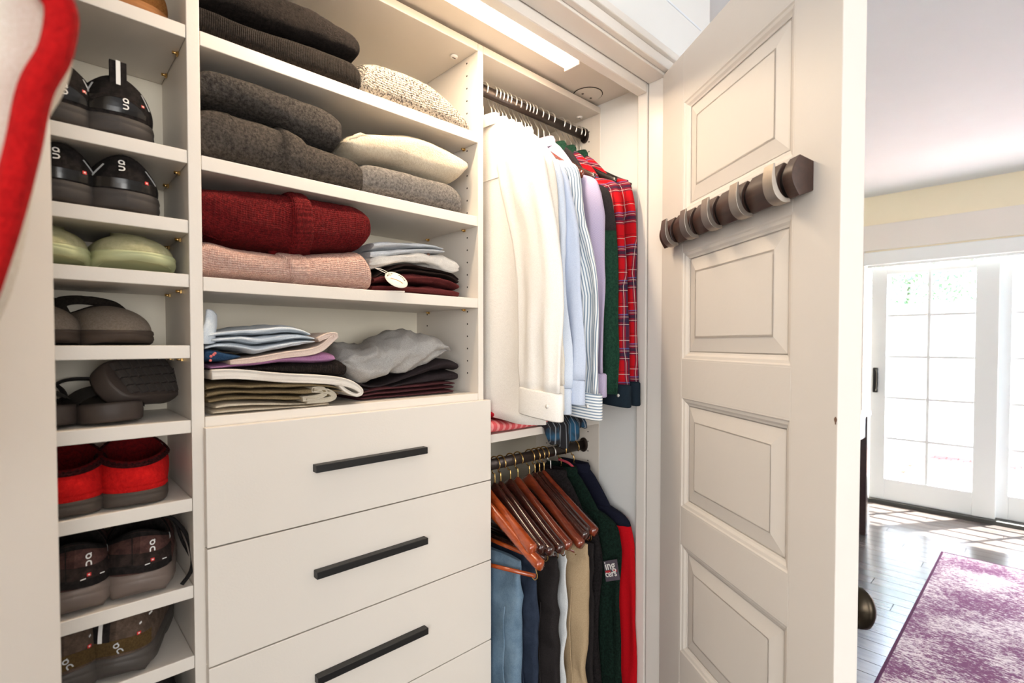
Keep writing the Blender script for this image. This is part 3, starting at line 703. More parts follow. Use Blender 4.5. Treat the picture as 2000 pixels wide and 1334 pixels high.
# --- shelf three
cBU = cloth('burgundy_knit', (118, 24, 26), 'knit', (84, 13, 16)); cPK = cloth('blush_knit', (226, 190, 176), 'knit', (206, 162, 148))
bb = [(392, 456), (420, 462), (458, 474), (535, 487), (576, 494), (624, 490), (694, 486), (722, 474)]
o, S = fold('folded_cardigan', 'blush pink knit cardigan folded under the burgundy one', 'cardigan', bb[:-1] + [(712, 486), (728, 508)], Z3, cPK, wob=.003, fine=.0006, nx=110, endp=14)
band(o, S, lambda t: xat(566, 540) + .012 * (1 - t) - .018 * t, lambda t: xat(612, 540) + .006 * (1 - t) - .014 * t, -1.1, 1.45, .007, cPK)
crease(o, S, [(xat(670, 545), -.75), (xat(690, 551), -1.0), (xat(720, 546), -.7)], .0014, cPK, 'pocket_edge'); crease(o, S, [(xat(528, 500), 1.2), (xat(524, 520), .2), (xat(518, 545), -1)], .0012, cPK)
crease(o, S, [(xat(612, 500), 1.2), (xat(614, 520), .2), (xat(612, 545), -1)], .0012, cPK)
o, S = fold('folded_cardigan', 'burgundy red chunky knit cardigan folded on the blush pink one', 'cardigan', [(390, 352), (420, 353), (488, 358), (576, 370), (665, 386), (703, 394), (722, 408), (727, 425)], bb[:-1] + [(718, 484), (727, 470)], cBU, Y0=YF, wob=.005, fine=.0012, nx=120, endp=16)
band(o, S, lambda t: xat(572, 480) - .002 * t, lambda t: xat(622, 480) - .016 * t, -1.5, 1.5, .011, cBU)
for c_, w_ in ((552, 9), (575, 13), (618, 8)):
    mm = MB(); p = S(xat(c_, 488), -1.2, .002)
    mm.lathe([(0, -.012), (.006 * w_ / 9, -.010), (.010 * w_ / 9, 0), (.008 * w_ / 9, .012), (0, .016)], (p.x, p.y - .002, p.z + .002), (.1, -.1, 1), 14); obj('hem_rib', mm, cBU, o)
crease(o, S, [(xat(680, 462), -.5), (xat(690, 466), -.65), (xat(722, 460), -.4)], .0018, cBU, 'pocket_edge'); crease(o, S, [(xat(402, 452), -.9), (xat(440, 455), -1.0), (xat(465, 449), -.8)], .0016, cBU, 'pocket_edge')
crease(o, S, [(xat(552, 380), 1.3), (xat(549, 430), 0), (xat(544, 480), -1.3)], .0016, cBU)
cMR = cloth('maroon_cotton', (92, 36, 36), 'weave', (64, 26, 28)); cWL = cloth('white_linen', (212, 214, 216), 'weave', (190, 193, 198)); cWL2 = cloth('ivory_cotton', (226, 220, 212), 'weave', (206, 200, 192))
foldn('folded_trousers', 'dark maroon cotton trousers at the bottom of the right pile on the third shelf', 'trousers', [(724, 548), (740, 536), (795, 530), (842, 534), (880, 541), (908, 556)], Z3, cMR, Y0=YF + .02, depth=.2, n=2)
foldn('folded_trousers', 'near black brown trousers folded between the maroon and the white clothes', 'trousers', [(726, 545), (753, 528), (795, 512), (842, 520), (893, 535), (907, 550)], [(728, 549), (755, 538), (795, 531), (842, 535), (885, 542), (905, 558)], cloth('black_brown_cotton', (54, 40, 36), 'weave', (36, 26, 24)), Y0=YF + .022, depth=.2, n=2)
m_, S_ = slab([(728, 499), (745, 494), (800, 492), (845, 492), (890, 501), (900, 516)], [(727, 529), (753, 523), (795, 513), (842, 521), (888, 536), (900, 532)], YF + .026, .19, seed=5, wob=.004, nx=110, endp=8, crump=.006, lay=2)
o = tag(obj('folded_shirt', m_, cWL2), 'ivory shirt with a small brown button under the white linen shirt', 'shirt')
bt = S_(xat(853, 503), .5, .002); obj('button', MB().lathe([(0, -.001), (.0035, -.001), (.004, .0006), (0, .0012)], bt, (0, -1, .3), 12), plain('brown_button', (110, 76, 58), .4), o)
o, S = foldn('folded_shirt', 'crumpled white linen shirt on top of the right pile on the third shelf', 'shirt', [(722, 476), (733, 469), (762, 468), (842, 474), (868, 481), (876, 488)], [(723, 503), (737, 504), (772, 500), (812, 494), (850, 493), (874, 494)], cWL, Y0=YF + .024, depth=.19, seed=9, n=2)
# hang tag
ht = thing('hang_tag', 'round white paper hang tag on the maroon trousers at the shelf edge', 'tag', at(774, 549, Y=YF + .01))
pc = at(774, 547, Y=YF + .006); rr = (at(795, 549, Y=YF + .006).x - at(754, 545, Y=YF + .006).x) / 2
TAGM = plain('tag_card', (238, 228, 216), .6); nrm = Vector((0, -.72, .69))
obj('card', MB().lathe([(0, 0), (rr, 0), (rr, .001), (0, .001)], pc, nrm, 28), TAGM, ht)
u_ = Vector((1, 0, 0)); v_ = nrm.cross(u_)
ink = plain('tag_ink', (70, 64, 60), .7); m = MB()
for k in list(range(5)) + list(range(8, 13)):
    a = R(150 - k * 12.5); c0 = pc + (u_ * math.cos(a) + v_ * math.sin(a)) * rr * .78 + nrm * .0013
    m.box(c0.x - .0009, c0.x + .0009, c0.y - .0006, c0.y + .0006, c0.z - .0011, c0.z + .0011)
obj('ring_lettering', m, ink, ht)
m = MB(); m.tube(spl([pc + Vector((-rr * .55, -.002, .008)), pc + Vector((-rr * 1.35, -.001, .016)), pc + Vector((-rr * 1.9, .002, .022)), pc + Vector((-rr * 1.3, -.003, .019)), pc + Vector((-rr * .5, -.003, .010))], 5), .0007, 6); obj('string', m, TAGM, ht)
m = MB(); m.tube(spl([pc + Vector((-rr * .6, -.003, .003)), pc + Vector((0, -.009, -.002)), pc + Vector((rr * .5, -.008, -.008))], 5), .0008, 6); obj('cord', m, plain('tan_cord', (206, 160, 110), .8), ht)
q0 = at(737, 556, Y=YF + .004); q1_ = at(790, 562, Y=YF + .004)
obj('folded_label', MB().grid([[(q0.x, YF + .012, Z3 + .0012), (q0.x + .002, YF + .06, Z3 + .0012), (q0.x + .002, YF + .06, Z3 + .0006), (q0.x, YF + .012, Z3 + .0006)], [(q1_.x, YF + .003, Z3 + .004), (q1_.x, YF + .05, Z3 + .004), (q1_.x, YF + .05, Z3 + .0006), (q1_.x, YF + .003, Z3 + .0006)]], smooth=False), TAGM, ht)
# --- counter, left pile
K = CTZ
cLB = cloth('pale_blue_linen', (214, 220, 226), 'weave', (192, 202, 212)); cNV = cloth('navy_floral', (46, 74, 104), 'weave', (30, 54, 82)); cBL = cloth('blush_cotton', (226, 208, 196), 'weave', (212, 190, 178))
cPU = cloth('mauve_cotton', (178, 130, 168), 'weave', (158, 110, 148)); cBB = cloth('black_knit', (44, 36, 34), 'rib', (26, 22, 21)); cWJ = cloth('white_denim', (236, 228, 218), 'denim', (224, 214, 202)); cOL = cloth('olive_cotton', (146, 128, 98), 'weave', (118, 102, 74)); cCM = cloth('cream_cotton', (222, 208, 186), 'weave', (204, 190, 168))
foldn('folded_trousers', 'cream cotton trousers at the bottom of the left counter pile', 'trousers', [(407, 797), (440, 787), (500, 785), (590, 787), (640, 782), (657, 776)], K, cCM, Y0=YF + .004, n=2)
ol_b = [(404, 792), (440, 786), (500, 784), (590, 784), (650, 776), (672, 771)]; ol_t = [(402, 753), (440, 748), (520, 748), (600, 747), (650, 751), (672, 758)]
o, S = foldn('folded_trousers', 'olive green cotton trousers folded on the cream ones', 'trousers', ol_t, ol_b, cOL, Y0=YF + .004, seed=3, n=3)
def ribbon(name, label, cat, pts, th, mat, y0, depth, n=6, thf=None):
    c = spl([at(a, b, Y=y0) for a, b in pts], n); L = len(c); up, dn = [], []
    for i, p in enumerate(c):
        t = (c[min(i + 1, L - 1)] - c[max(i - 1, 0)]).normalized(); nn = Vector((-t.z, 0, t.x)); h = th / 2 * (thf(i / (L - 1)) if thf else 1)
        up.append(p + nn * h); dn.append(p - nn * h)
    def row(k):
        dy = [.006, .0, .0015, .03, .12, .9, 1][k]; sh = [.35, .75, 1, 1, 1, 1, .6][k]; r = []
        for a, b in zip(up, dn): 
            cc = (a + b) / 2; r.append(cc + (a - cc) * sh)
        for a, b in list(zip(up, dn))[::-1]: 
            cc = (a + b) / 2; r.append(cc + (b - cc) * sh)
        return [Vector((p.x, y0 + (dy * depth if k > 2 else dy) + .0025 * nz(p.x * 40, p.z * 30, k), p.z)) for p in r]
    m = MB(); m.grid([row(k) for k in range(7)]); return tag(obj(name, m, mat), label, cat)
ribbon('folded_shorts', 'grey cream folded shorts with a looped fold beside the olive trousers', 'shorts', [(592, 780), (620, 776), (636, 768), (630, 760), (612, 762), (640, 764), (654, 774), (640, 781), (600, 784)], .010, cloth('stone_cotton', (206, 196, 178), 'weave', (190, 180, 162)), YF + .0015, .16)
ribbon('folded_jeans', 'white jeans with a hairpin fold overhanging the olive trousers', 'jeans', [(414, 732), (467, 731), (554, 738), (640, 742), (684, 750), (706, 764), (698, 772), (678, 764), (664, 752)], .0175, cWJ, YF - .004, .24, thf=lambda q: 1 if q < .45 else max(.4, 1 - (q - .45) * 2.2))
fold('folded_sweater', 'black knit sweater folded between the white jeans and the mauve top', 'sweater', [(405, 722), (495, 716), (560, 710), (640, 706), (672, 702), (677, 708)], [(406, 724), (500, 725), (560, 730), (640, 734), (677, 738), (680, 730)], cBB, wob=.003, nx=90, endp=14, Y0=YF + .006)
o, S = foldn('folded_blouse', 'mauve purple cotton top folded above the black knit sweater', 'blouse', [(402, 714), (440, 710), (500, 702), (560, 693), (630, 688), (655, 686), (668, 698)], [(402, 728), (418, 724), (500, 717), (560, 711), (640, 712), (667, 708)], cPU, Y0=YF + .004, n=1)
fold('folded_blouse', 'dark navy floral top at the left of the counter pile under the pale blue shirt', 'blouse', [(402, 680), (420, 681), (445, 688), (470, 694)], [(402, 707), (430, 708), (455, 704), (472, 698)], cNV, wob=.003, nx=40, endp=6, Y0=YF + .005, depth=.12)
nvo = bpy.context.scene.collection.objects[-1]
for a, b in ((412, 696), (417, 693), (411, 704), (420, 690)):
    p = at(a, b, Y=YF + .004); obj('printed_flower', MB().lathe([(0, -.001), (.0022, -.0008), (.0024, .0004), (0, .0008)], p, (0, -1, .1), 8), plain('flower%d' % a, (214, 110, 108), .8), nvo)
ribbon('folded_shirt', 'blush pink cotton shirt with a turned up right end in the counter pile', 'shirt', [(450, 708), (500, 703), (560, 693), (602, 688), (628, 680), (648, 663), (656, 655), (640, 656), (622, 664)], .0105, cBL, YF + .002, .2, thf=lambda q: .8 + .5 * math.sin(PI * q))
o, S = foldn('folded_shirt', 'pale blue linen shirt folded on top of the left counter pile', 'shirt', [(402, 650), (429, 646), (500, 638), (560, 634), (590, 640), (619, 655)], [(404, 684), (420, 680), (470, 684), (500, 693), (540, 686), (575, 678), (617, 671)], cLB, Y0=YF + .003, seed=2, n=3)
m = MB(); m.tube(spl([at(407, 670, Y=YF + .02), at(408, 650, Y=YF + .018), at(412, 632, Y=YF + .02), at(413, 612, Y=YF + .03)], 4), lambda q: .017 - .003 * q, 14, flat=.5); obj('cuff', m, cLB, o)
# right pile on the counter
cGL = cloth('grey_linen', (176, 173, 169), 'weave', (150, 147, 144), bd=.006); cSB = cloth('black_satin', (50, 42, 44), 'weave', (36, 30, 32)); cM2 = cloth('plum_cotton', (92, 52, 54), 'weave', (66, 36, 40))
foldn('folded_trousers', 'plum brown trousers at the bottom of the right counter pile', 'trousers', [(702, 768), (740, 757), (800, 752), (870, 745), (897, 746)], K, cM2, Y0=YF + .035, depth=.2, n=3)
foldn('folded_trousers', 'shiny black trousers folded on the plum brown ones', 'trousers', [(686, 738), (730, 752), (780, 738), (840, 712), (872, 700), (896, 704), (906, 718)], [(690, 758), (730, 768), (790, 756), (850, 750), (904, 744)], cSB, Y0=YF + .04, depth=.2, n=2)
o, S = fold('folded_trousers', 'crumpled light grey linen trousers on top of the right counter pile', 'trousers', [(670, 700), (688, 684), (722, 671), (756, 674), (776, 660), (812, 648), (850, 652), (876, 666), (884, 684)], [(676, 716), (700, 746), (716, 756), (760, 746), (820, 726), (858, 704), (884, 688)], cGL, wob=.006, nx=140, endp=10, crump=.016, Y0=YF + .03, depth=.2, seed=11, n=2.4)
m = MB(); rows = []
for i in range(13):
    t = i / 12; a = S(xat(676 + 46 * t, 690), .75 + .5 * t, .001 + .0016 * (i % 2)); b = S(xat(690 + 46 * t, 705), .35 + .5 * t, .001 + .0016 * (i % 2)); rows.append([a, (a + b) / 2 + Vector((0, -.002, .001)), b])
m.grid(rows, closed=False, cap=False); obj('gathered_waistband', m, cGL, o)
# ------------------------------------------------------------------ hangers and hanging clothes
MAH = wood('mahogany', (72, 32, 23), (40, 19, 15), .22, 8, (9, 2, 9), .6)
ORW = wood('orange_cherry', (178, 80, 30), (130, 50, 18), .2, 8, (9, 2, 9), .7)
RBR = wood('red_brown_wood', (134, 56, 30), (90, 36, 22), .2, 8, (9, 2, 9), .7)
BKW = wood('black_wood', (34, 26, 24), (20, 16, 15), .3, 8, (9, 2, 9), .4)
def hanger(label, X, rz, half, drop, mat, hookm, group, thick=.0065, wide=.0, bar=False, stem=.074, dy=0.0, tilt=0.0, yaw=0.0):
    """rz: rod centre height. arms lie across the rod (along y); local origin on the rod"""
    t = thing('clothes_hanger', label, 'hanger', (X, RODY + dy, rz + .016), (tilt, 0, yaw), group=group, world=False)
    # hook (question mark) over the rod: local rod centre is at z=-.016
    zc = -.016
    hp = [(0, -.021 * math.cos(a) if True else 0, zc + .021 * math.sin(a)) for a in [R(q) for q in (-35, -5, 25, 55, 90, 120, 150, 175)]]
    hp = [(0, .021 * math.cos(R(q)), zc + .0205 * math.sin(R(q))) for q in (215, 190, 165, 135, 105, 75, 45, 15, -15, -42)]
    hp += [(0, .009, zc - .028), (0, .001, zc - stem * .58), (0, 0, zc - stem - .012)]
    m = MB(); m.tube(spl(hp, 3), .0019, 7); obj('hook', m, hookm, t)
    m = MB(); rows = []; n = 60; top = zc - stem
    for i in range(n + 1):
        s = -1 + 2 * i / n; q = abs(s)
        y = s * half; z = top - drop * (q ** 1.15) * (1 - .16 * q * q) - .006
        z += .006 * max(0, 1 - q * 5)
        xx = -wide * q * q
        hgt = (.017 if wide else .013) + .008 * (1 - q) ** 3 * 1.0; th = thick * (1 + (1.1 if wide else 0) * q)
        if q > .9: e_ = max(.05, 1 - ((q - .9) / .1) ** 3) ** .5; hgt *= e_; th *= e_
        rows.append([(xx + th * math.cos(a), y, z - hgt + hgt * math.sin(a)) for a in [2 * PI * k / 10 for k in range(10)]])
    m.grid(rows); obj('arms', m, mat, t)
    zb = top - drop - .012
    if bar:
        m = MB(); m.tube([(0, -half * .82, zb - .012), (0, half * .82, zb - .012)], .0055, 10); obj('trouser_bar', m, mat, t)
        for sgn in (-1, 1):
            m = MB(); m.tube(spl([(-wide * .7, sgn * half * .84, top - drop * .80 - .02), (0, sgn * half * .86, zb - .010), (0, sgn * half * .82, zb - .022), (0, sgn * half * .77, zb - .014)], 4), .0013, 6); obj('wire_clip', m, hookm, t)
    return t
NECK = .05   # hook length below the rod
def soft(rows, mat_uv=None): pass
def garment(name, label, cat, X, zr, mat, half=.185, drop=.15, hem=1.09, thick=.014, seed=1, flare=.03, fold=.007, collar=None, colm=None, slv=True, slv_end=None, slv_y=.825, cuff=None, cuffm=None, slv_w=.072, slvm=None, slv_color_z=None, neckz=None, group=None, slv_x=0.0, lean=0.0, yoke=None):
    zt = (neckz if neckz else zr - .094); zs = zt - drop; yc = RODY
    t = thing(name, label, cat, (X, yc, hem), group=group)
    ns, nr = 64, 34
    def half_at(z):
        if z > zs:
            q = (zt - z) / (zt - zs); return .060 + (half - .060) * (q ** .8)
        return half + flare * min(1, (zs - z) / .45) + .012 * min(1, (zs - z) / .05)
    def P(z, a, k=1.0):
        h = half_at(z); d = max(0.0, min(1.0, (zs - z) / .35)); c, s = math.cos(a), math.sin(a)
        y = math.copysign(abs(c) ** .9, c) * h
        th = thick * (.55 + .45 * (1 if z < zs else ((zt - z) / (zt - zs)))) * math.copysign(abs(s) ** .6, s) * k
        f = fold * (.25 + .75 * d) * (math.sin(y * 42 + seed * 1.7 + z * 3) * .6 + 1.1 * nz(y * 11 + seed * 9, z * 2.2, seed * 3.3)) + lean * (zt - z)
        return Vector((X + th + f, yc + y, z + .006 * math.sin(y * 17 + seed) * (1 if z < hem + .05 else 0)))
    m = MB(); rows = []
    for i in range(nr + 1):
        q = i / nr; z = hem + (zt - hem) * (q if q < .7 else q)
        rows.append([P(z, 2 * PI * j / ns) for j in range(ns)])
    m.grid(rows); obj('body', m, mat, t)
    if collar:
        m = MB(); rows = []
        for k, (dz, r, th) in enumerate(((-.016, .066, .018), (.004, .064, .025), (.014, .058, .023), (.011, .052, .016), (-.006, .05, .012))):
            rows.append([(X + th * math.sin(a), yc + r * math.cos(a), zt + dz + .002 * math.cos(2 * a)) for a in [2 * PI * j / 28 for j in range(28)]])
        m.grid(rows, cap=False); obj('collar', m, colm or mat, t)
    if yoke:
        m = MB(); m.tube([P(zs - .01, PI + a, 1.06) + Vector((-.001, 0, 0)) for a in [R(q) for q in (20, 40, 60, 80, 100, 120)]], .0012, 6); obj('yoke_seam', m, mat, t)
    if slv:
        ze = slv_end if slv_end else hem + .05
        for sgn in (-1, 1):
            yb = yc + sgn * (yc - slv_y)
            pth = spl([(X, yc + sgn * (half - .062), zs + .048), (X + .0, yc + sgn * (half - .038), zs + .004), (X + slv_x * .3, yc + sgn * (half - .012), zs - .10), (X + slv_x * .6, yb - sgn * .01, (zs + ze) / 2), (X + slv_x, yb, ze)], 7)
            rows = []; n = len(pth)
            for i, p in enumerate(pth):
                q = i / (n - 1); w_ = (slv_w + .006 * math.sin(PI * min(q * 1.5, 1))) * (1 - .16 * q) * (1 if q > .24 else (.34 + .66 * math.sin(q / .24 * PI / 2))); tx = (.013 + .009 * math.sin(PI * min(1, q * 1.1 + .1)))
                rows.append([(p.x + tx * math.copysign(abs(math.sin(a)) ** .8, math.sin(a)) * sgn * -1 + .009 * (.35 + q) * nz(math.cos(a) * 2.6 + seed * 5, p.z * 4, seed + sgn) + .004 * (.3 + q) * math.sin(math.cos(a) * 8 + seed + p.z * 6) - .006 * abs(nz(p.z * 16 + math.cos(a) * 3, math.cos(a) * 2, seed + 9)), p.y + w_ * math.cos(a) + .010 * nz(p.z * 6, seed, sgn), p.z) for a in [2 * PI * k / 30 for k in range(30)]])
            m = MB(); k0 = 0
            if slv_color_z:
                k0 = next(i for i, p in enumerate(pth) if p.z < slv_color_z); m.grid(rows[:k0 + 1]); obj('sleeve_top', m, mat, t); m = MB()
            m.grid(rows[k0:])
            so = obj('sleeve', m, slvm or mat, t)
            if cuff:
                m = MB(); w_ = slv_w * .86; rows = []
                for dz, k in ((.004, .97), (0, 1.03), (-cuff * .5, 1.03), (-cuff + .003, 1.04), (-cuff, 1.0), (-cuff + .004, .92)):
                    rows.append([(X + slv_x + .0185 * k * math.copysign(abs(math.sin(a)) ** .7, math.sin(a)), yb + w_ * k * math.cos(a), ze + dz + .005 * math.cos(a)) for a in [2 * PI * j / 30 for j in range(30)]])
                m.grid(rows); co_ = obj('cuff', m, cuffm or mat, so)
                if sgn < 0:
                    for hz in (-cuff * .5,):
                        obj('cuff_button', MB().lathe([(0, 0), (.0045, 0), (.005, .001), (0, .0016)], (X + slv_x - .0195, yb - w_ * .6, ze + hz), (-1, 0, 0), 12), PLAST, co_)
    return t
wht = cloth('white_cotton', (240, 236, 230), 'weave', (228, 223, 216), bd=.0035); ivo = cloth('ivory_shirting', (236, 229, 217), 'weave', (224, 216, 203), bd=.0035)
lbl = cloth('light_blue_oxford', (202, 211, 228), 'weave', (188, 198, 218)); pbl = cloth('powder_blue', (212, 220, 232), 'weave', (196, 206, 222))
stv = cloth('blue_white_stripe', (232, 234, 234), 'stripe', (128, 146, 164)); sth = cloth('blue_white_cross_stripe', (232, 234, 234), 'hstripe', (128, 146, 164))
lav = cloth('lavender_check', (206, 196, 220), 'check', (172, 160, 196)); grn = cloth('dark_green_wool', (44, 84, 64), 'felt', (30, 60, 48)); chc = cloth('charcoal_cotton', (58, 52, 54), 'weave', (42, 38, 40))
pld = cloth('red_plaid_flannel', (196, 22, 32), 'plaid'); pld2 = cloth('green_navy_plaid', (30, 66, 58), 'plaid', sc=1.0); nvc = cloth('navy_green_check', (34, 50, 56), 'check', (28, 34, 50))
ZS = RZT
GH = 'hangers on the upper rod'; SH = 'shirts on the upper rod'
shirts = [
 ('white cotton dress shirt with a wide cuff, nearest on the upper rod', .898, wht, dict(hem=1.085, slv_end=1.165, cuff=.062, collar=1, seed=1, slv_w=.078, slv_y=.835, yoke=1, slv_x=-.012)),
 ('ivory shirt hanging just behind the nearest white dress shirt', .930, ivo, dict(hem=1.10, slv_end=1.18, cuff=.06, collar=1, seed=2, slv_y=.865)),
 ('powder blue shirt hanging behind the ivory shirt', .957, pbl, dict(hem=1.10, slv_end=1.17, cuff=.06, collar=1, seed=3, slv_y=.865)),
 ('light blue oxford shirt just before the striped shirt', .985, lbl, dict(hem=1.10, slv_end=1.19, cuff=.058, collar=1, seed=4, slv_y=.845, colm=wht)),
 ('blue and white striped shirt with cross striped cuff', 1.024, stv, dict(hem=1.10, slv_end=1.155, cuff=.062, cuffm=sth, collar=1, seed=5, slv_y=.825, slv_w=.076, colm=wht)),
 ('lavender checked shirt between the striped and the green one', 1.115, lav, dict(hem=1.14, slv_end=1.2, cuff=.06, collar=1, seed=6, slv_y=.875, drop=.165)),
 ('dark green shirt with charcoal shoulder before the red plaid shirts', 1.166, chc, dict(hem=1.14, slv_end=1.14, collar=1, seed=7, slv_y=.868, slvm=grn, drop=.18, slv_color_z=1.60, colm=grn)),
 ('red plaid flannel shirt hanging behind the dark green one', 1.212, pld, dict(hem=1.14, slv_end=1.165, cuff=.06, cuffm=nvc, collar=1, seed=8, slv_y=.862, drop=.155, colm=grn)),
 ('red plaid flannel shirt with navy cuff, last on the upper rod', 1.268, pld, dict(hem=1.15, slv_end=1.17, cuff=.065, cuffm=nvc, collar=1, seed=9, slv_y=.868, drop=.14, colm=grn)),
]
hk_of = ['dark wooden hanger holding the nearest white dress shirt', 'dark wooden hanger holding the ivory shirt', 'dark wooden hanger holding the powder blue shirt', 'dark wooden hanger holding the light blue oxford shirt', 'dark wooden hanger holding the striped shirt', 'dark wooden hanger holding the lavender shirt', 'dark wooden hanger holding the dark green shirt', 'black wooden hanger holding the first red plaid shirt', 'black wooden hanger holding the last red plaid shirt']
for i, (lab, X, mt, kw) in enumerate(shirts):
    garment('shirt', lab, 'shirt', X, ZS, mt, group=SH, **kw)
    hanger(hk_of[i], X, ZS, .165, .165, MAH if i < 7 else BKW, CHROME, GH, thick=.006)
for X, lab, mt, dr in ((.944, 'bare dark hanger squeezed between the ivory and powder blue shirts', MAH, .175), (.971, 'bare dark hanger squeezed between the powder and light blue shirts', MAH, .175), (1.005, 'bare dark hanger squeezed before the striped shirt', MAH, .175), (1.046, 'empty dark brown hanger just behind the striped shirt', MAH, .165), (1.060, 'empty red brown hanger, second behind the striped shirt', RBR, .165), (1.074, 'empty red brown hanger, third behind the striped shirt', RBR, .165), (1.088, 'empty red brown hanger just before the lavender shirt', RBR, .165), (1.14, 'empty dark hanger between the lavender and dark green shirts', MAH, .16), (1.24, 'empty black hanger between the two red plaid shirts', BKW, .145), (1.296, 'empty black hanger behind the last red plaid shirt', BKW, .14), (1.314, 'empty black hanger at the far end of the upper rod', BKW, .145)):
    hanger(lab, X, ZS, .165 if dr > .17 else .195, dr, mt, CHROME, GH, thick=.0055)

# pink and blue clothes lying on the middle shelf
pk = [(946, 800), (965, 812), (1000, 818), (1045, 812), (1083, 806)]
o, S = fold('folded_shirt', 'coral pink striped shirt lying on the middle shelf under the white shirts', 'shirt', [(940, 812), (960, 818), (1000, 822), (1050, 816), (1086, 808)], MSZ, cloth('coral_stripe', (216, 92, 96), 'stripe', (232, 150, 148), sc=3), Y0=YF - .012, depth=.24, wob=.004, nx=60, endp=8)
fold('folded_shirt', 'deep red shirt folded on the coral pink one', 'shirt', [(940, 796), (955, 800), (975, 806), (990, 816)], [(940, 812), (955, 816), (975, 820), (990, 821)], cloth('deep_red', (176, 26, 40), 'weave', (150, 20, 32)), Y0=YF, depth=.2, wob=.003, nx=40)
bp = cloth('black_blue_plaid', (34, 30, 34), 'plaid', sc=.6); bpm, bnt, bpp = base('black_blue_tartan', (30, 28, 34), .9)
uvn = N(bnt, 'TexCoord').outputs['Object']; n_ = N(bnt, 'TexNoise', Vector=uvn, Scale=16.0, Detail=3.0).outputs[0]
ff = N(bnt, 'MapRange', Value=n_, i1=.5, i2=.62).outputs[0]; sx_ = N(bnt, 'SeparateXYZ', Vector=uvn)
ln = N(bnt, 'MapRange', Value=math_(bnt, 'SINE', math_(bnt, 'MULTIPLY', sx_.outputs[0], 420.0)), i1=.8, i2=.95).outputs[0]
bnt.links.new(mixc(bnt, math_(bnt, 'MULTIPLY', ln, .55), mixc(bnt, ff, lin((28, 27, 32)), lin((34, 84, 116))), lin((170, 176, 184))), bpp.inputs['Base Color'])
x0_, x1_ = at(1068, 820, Y=YF - .02).x, at(1140, 840, Y=YF - .02).x
ps = MB(); rows = []
for i in range(25):
    q = i / 24; x = x0_ + (x1_ - x0_) * q; dr = .018 + .045 * math.sin(PI * min(1, q * .95 + .1)) + .006 * math.sin(q * 19)
    f = .006 * math.sin(q * 23) + .004 * nz(q * 9, 1, 2)
    pts = [(YF + .14, MSZ + .001), (YF + .14, MSZ + .022), (YF + .05, MSZ + .030), (YF - .006 + f, MSZ + .022), (YF - .026 + f, MSZ - .002), (YF - .028 + f * 1.5, MSZ - dr), (YF - .020 + f, MSZ - dr - .004), (YF - .012 + f * .5, MSZ - dr + .01), (YF - .008, MSZ - .004), (YF + .004, MSZ + .001)]
    rows.append([Vector((x + .03 * (1.05 - b / MSZ) * 0 + .25 * max(0, MSZ - b) * (.5 - q), a, b)) for a, b in pts])
ps.grid(rows); tag(obj('draped_shirt', ps, bpm), 'black and blue tartan shirt slipping off the right end of the middle shelf', 'shirt')

# lower rod: suit hangers, trousers, jackets
ZL = RZL
LH = 'suit hangers on the lower rod'
low = [('orange cherry suit hanger tilted lowest at the left of the lower rod', .868, ORW, .215, .155, -.10, .12), ('orange cherry suit hanger lying over the first tilted one', .905, ORW, .205, .10, -.04, -.05),
 ('dark mahogany suit hanger behind the two orange ones', .940, MAH, .20, .11, 0, 0), ('dark mahogany suit hanger, second behind the orange ones', .962, MAH, .21, .12, 0, 0), ('mahogany suit hanger with a highlight along its left arm', 1.000, MAH, .212, .125, 0, 0), ('red brown suit hanger in the middle of the lower rod', 1.030, RBR, .212, .125, 0, 0),
 ('bright red brown suit hanger with the largest brass hook', 1.078, RBR, .215, .135, 0, 0), ('dark mahogany suit hanger before the last red brown one', 1.102, MAH, .212, .115, 0, 0), ('slim mahogany hanger behind the bright red brown suit hanger', 1.122, MAH, .20, .11, 0, 0), ('last red brown suit hanger before the charcoal jacket', 1.142, RBR, .212, .115, 0, 0)]
for lab, X, mt, hf, dr, tl, yw in low:
    hanger(lab, X, ZL, hf, dr + .024, mt, BRASS, LH, stem=.05, thick=.0085, wide=.012, bar=True, tilt=tl, yaw=yw)
def trousers(label, X, mat, ynear, yfar, ztop, zend, thick, seed, cat='trousers', pocket=False):
    t = thing('trousers', label, cat, (X, (ynear + yfar) / 2, zend)); rows = []; nr = 70
    for i in range(nr + 1):
        q = i / nr; z = zend + (ztop - zend) * q; row = []
        w_ = (yfar - ynear) / 2 * (1 - .10 * (1 - q)); yc = (ynear + yfar) / 2 - .01 * (1 - q)
        for k in range(44):
            a = 2 * PI * k / 44; c, s = math.cos(a), math.sin(a); y = math.copysign(abs(c) ** .8, c) * w_
            th = thick * math.copysign(abs(s) ** .6, s) * (.45 + .55 * min(1, (1 - q) * 6)) * (1 if q < .985 else .6)
            f = .012 * (1 - q * .6) * (math.sin(y * 38 + seed * 2 + z * 4) * .4 + 1.2 * nz(y * 13 + seed * 5, z * 4.5, seed)) + .011 * (.5 - 2 * abs(nz(y * 12 + z * 5, z * 9 - y * 6, seed))) * (1 if q < .95 else 0)
            row.append((X + th + f, yc + y + .005 * nz(z * 9, seed, c), z))
        rows.append(row)
    m = MB(); m.grid(rows); obj('leg', m, mat, t)
    m = MB(); m.tube([(X - thick - .004 + .010 * (1 - i / 20) * 0 + .006 * nz(i * .4, seed, 2), ynear + .035 + .004 * math.sin(i * .5), zend + (ztop - .12 - zend) * i / 20) for i in range(21)], .0018, 6); obj('side_seam', m, mat, t)
    return t
den = cloth('blue_denim', (124, 148, 168), 'denim', (84, 108, 130)); bkc = cloth('black_cotton', (42, 38, 38), 'weave', (28, 25, 26)); khk = cloth('khaki_cotton', (178, 156, 126), 'weave', (158, 136, 106)); wht2 = cloth('white_chino', (210, 212, 212), 'weave', (190, 192, 194))
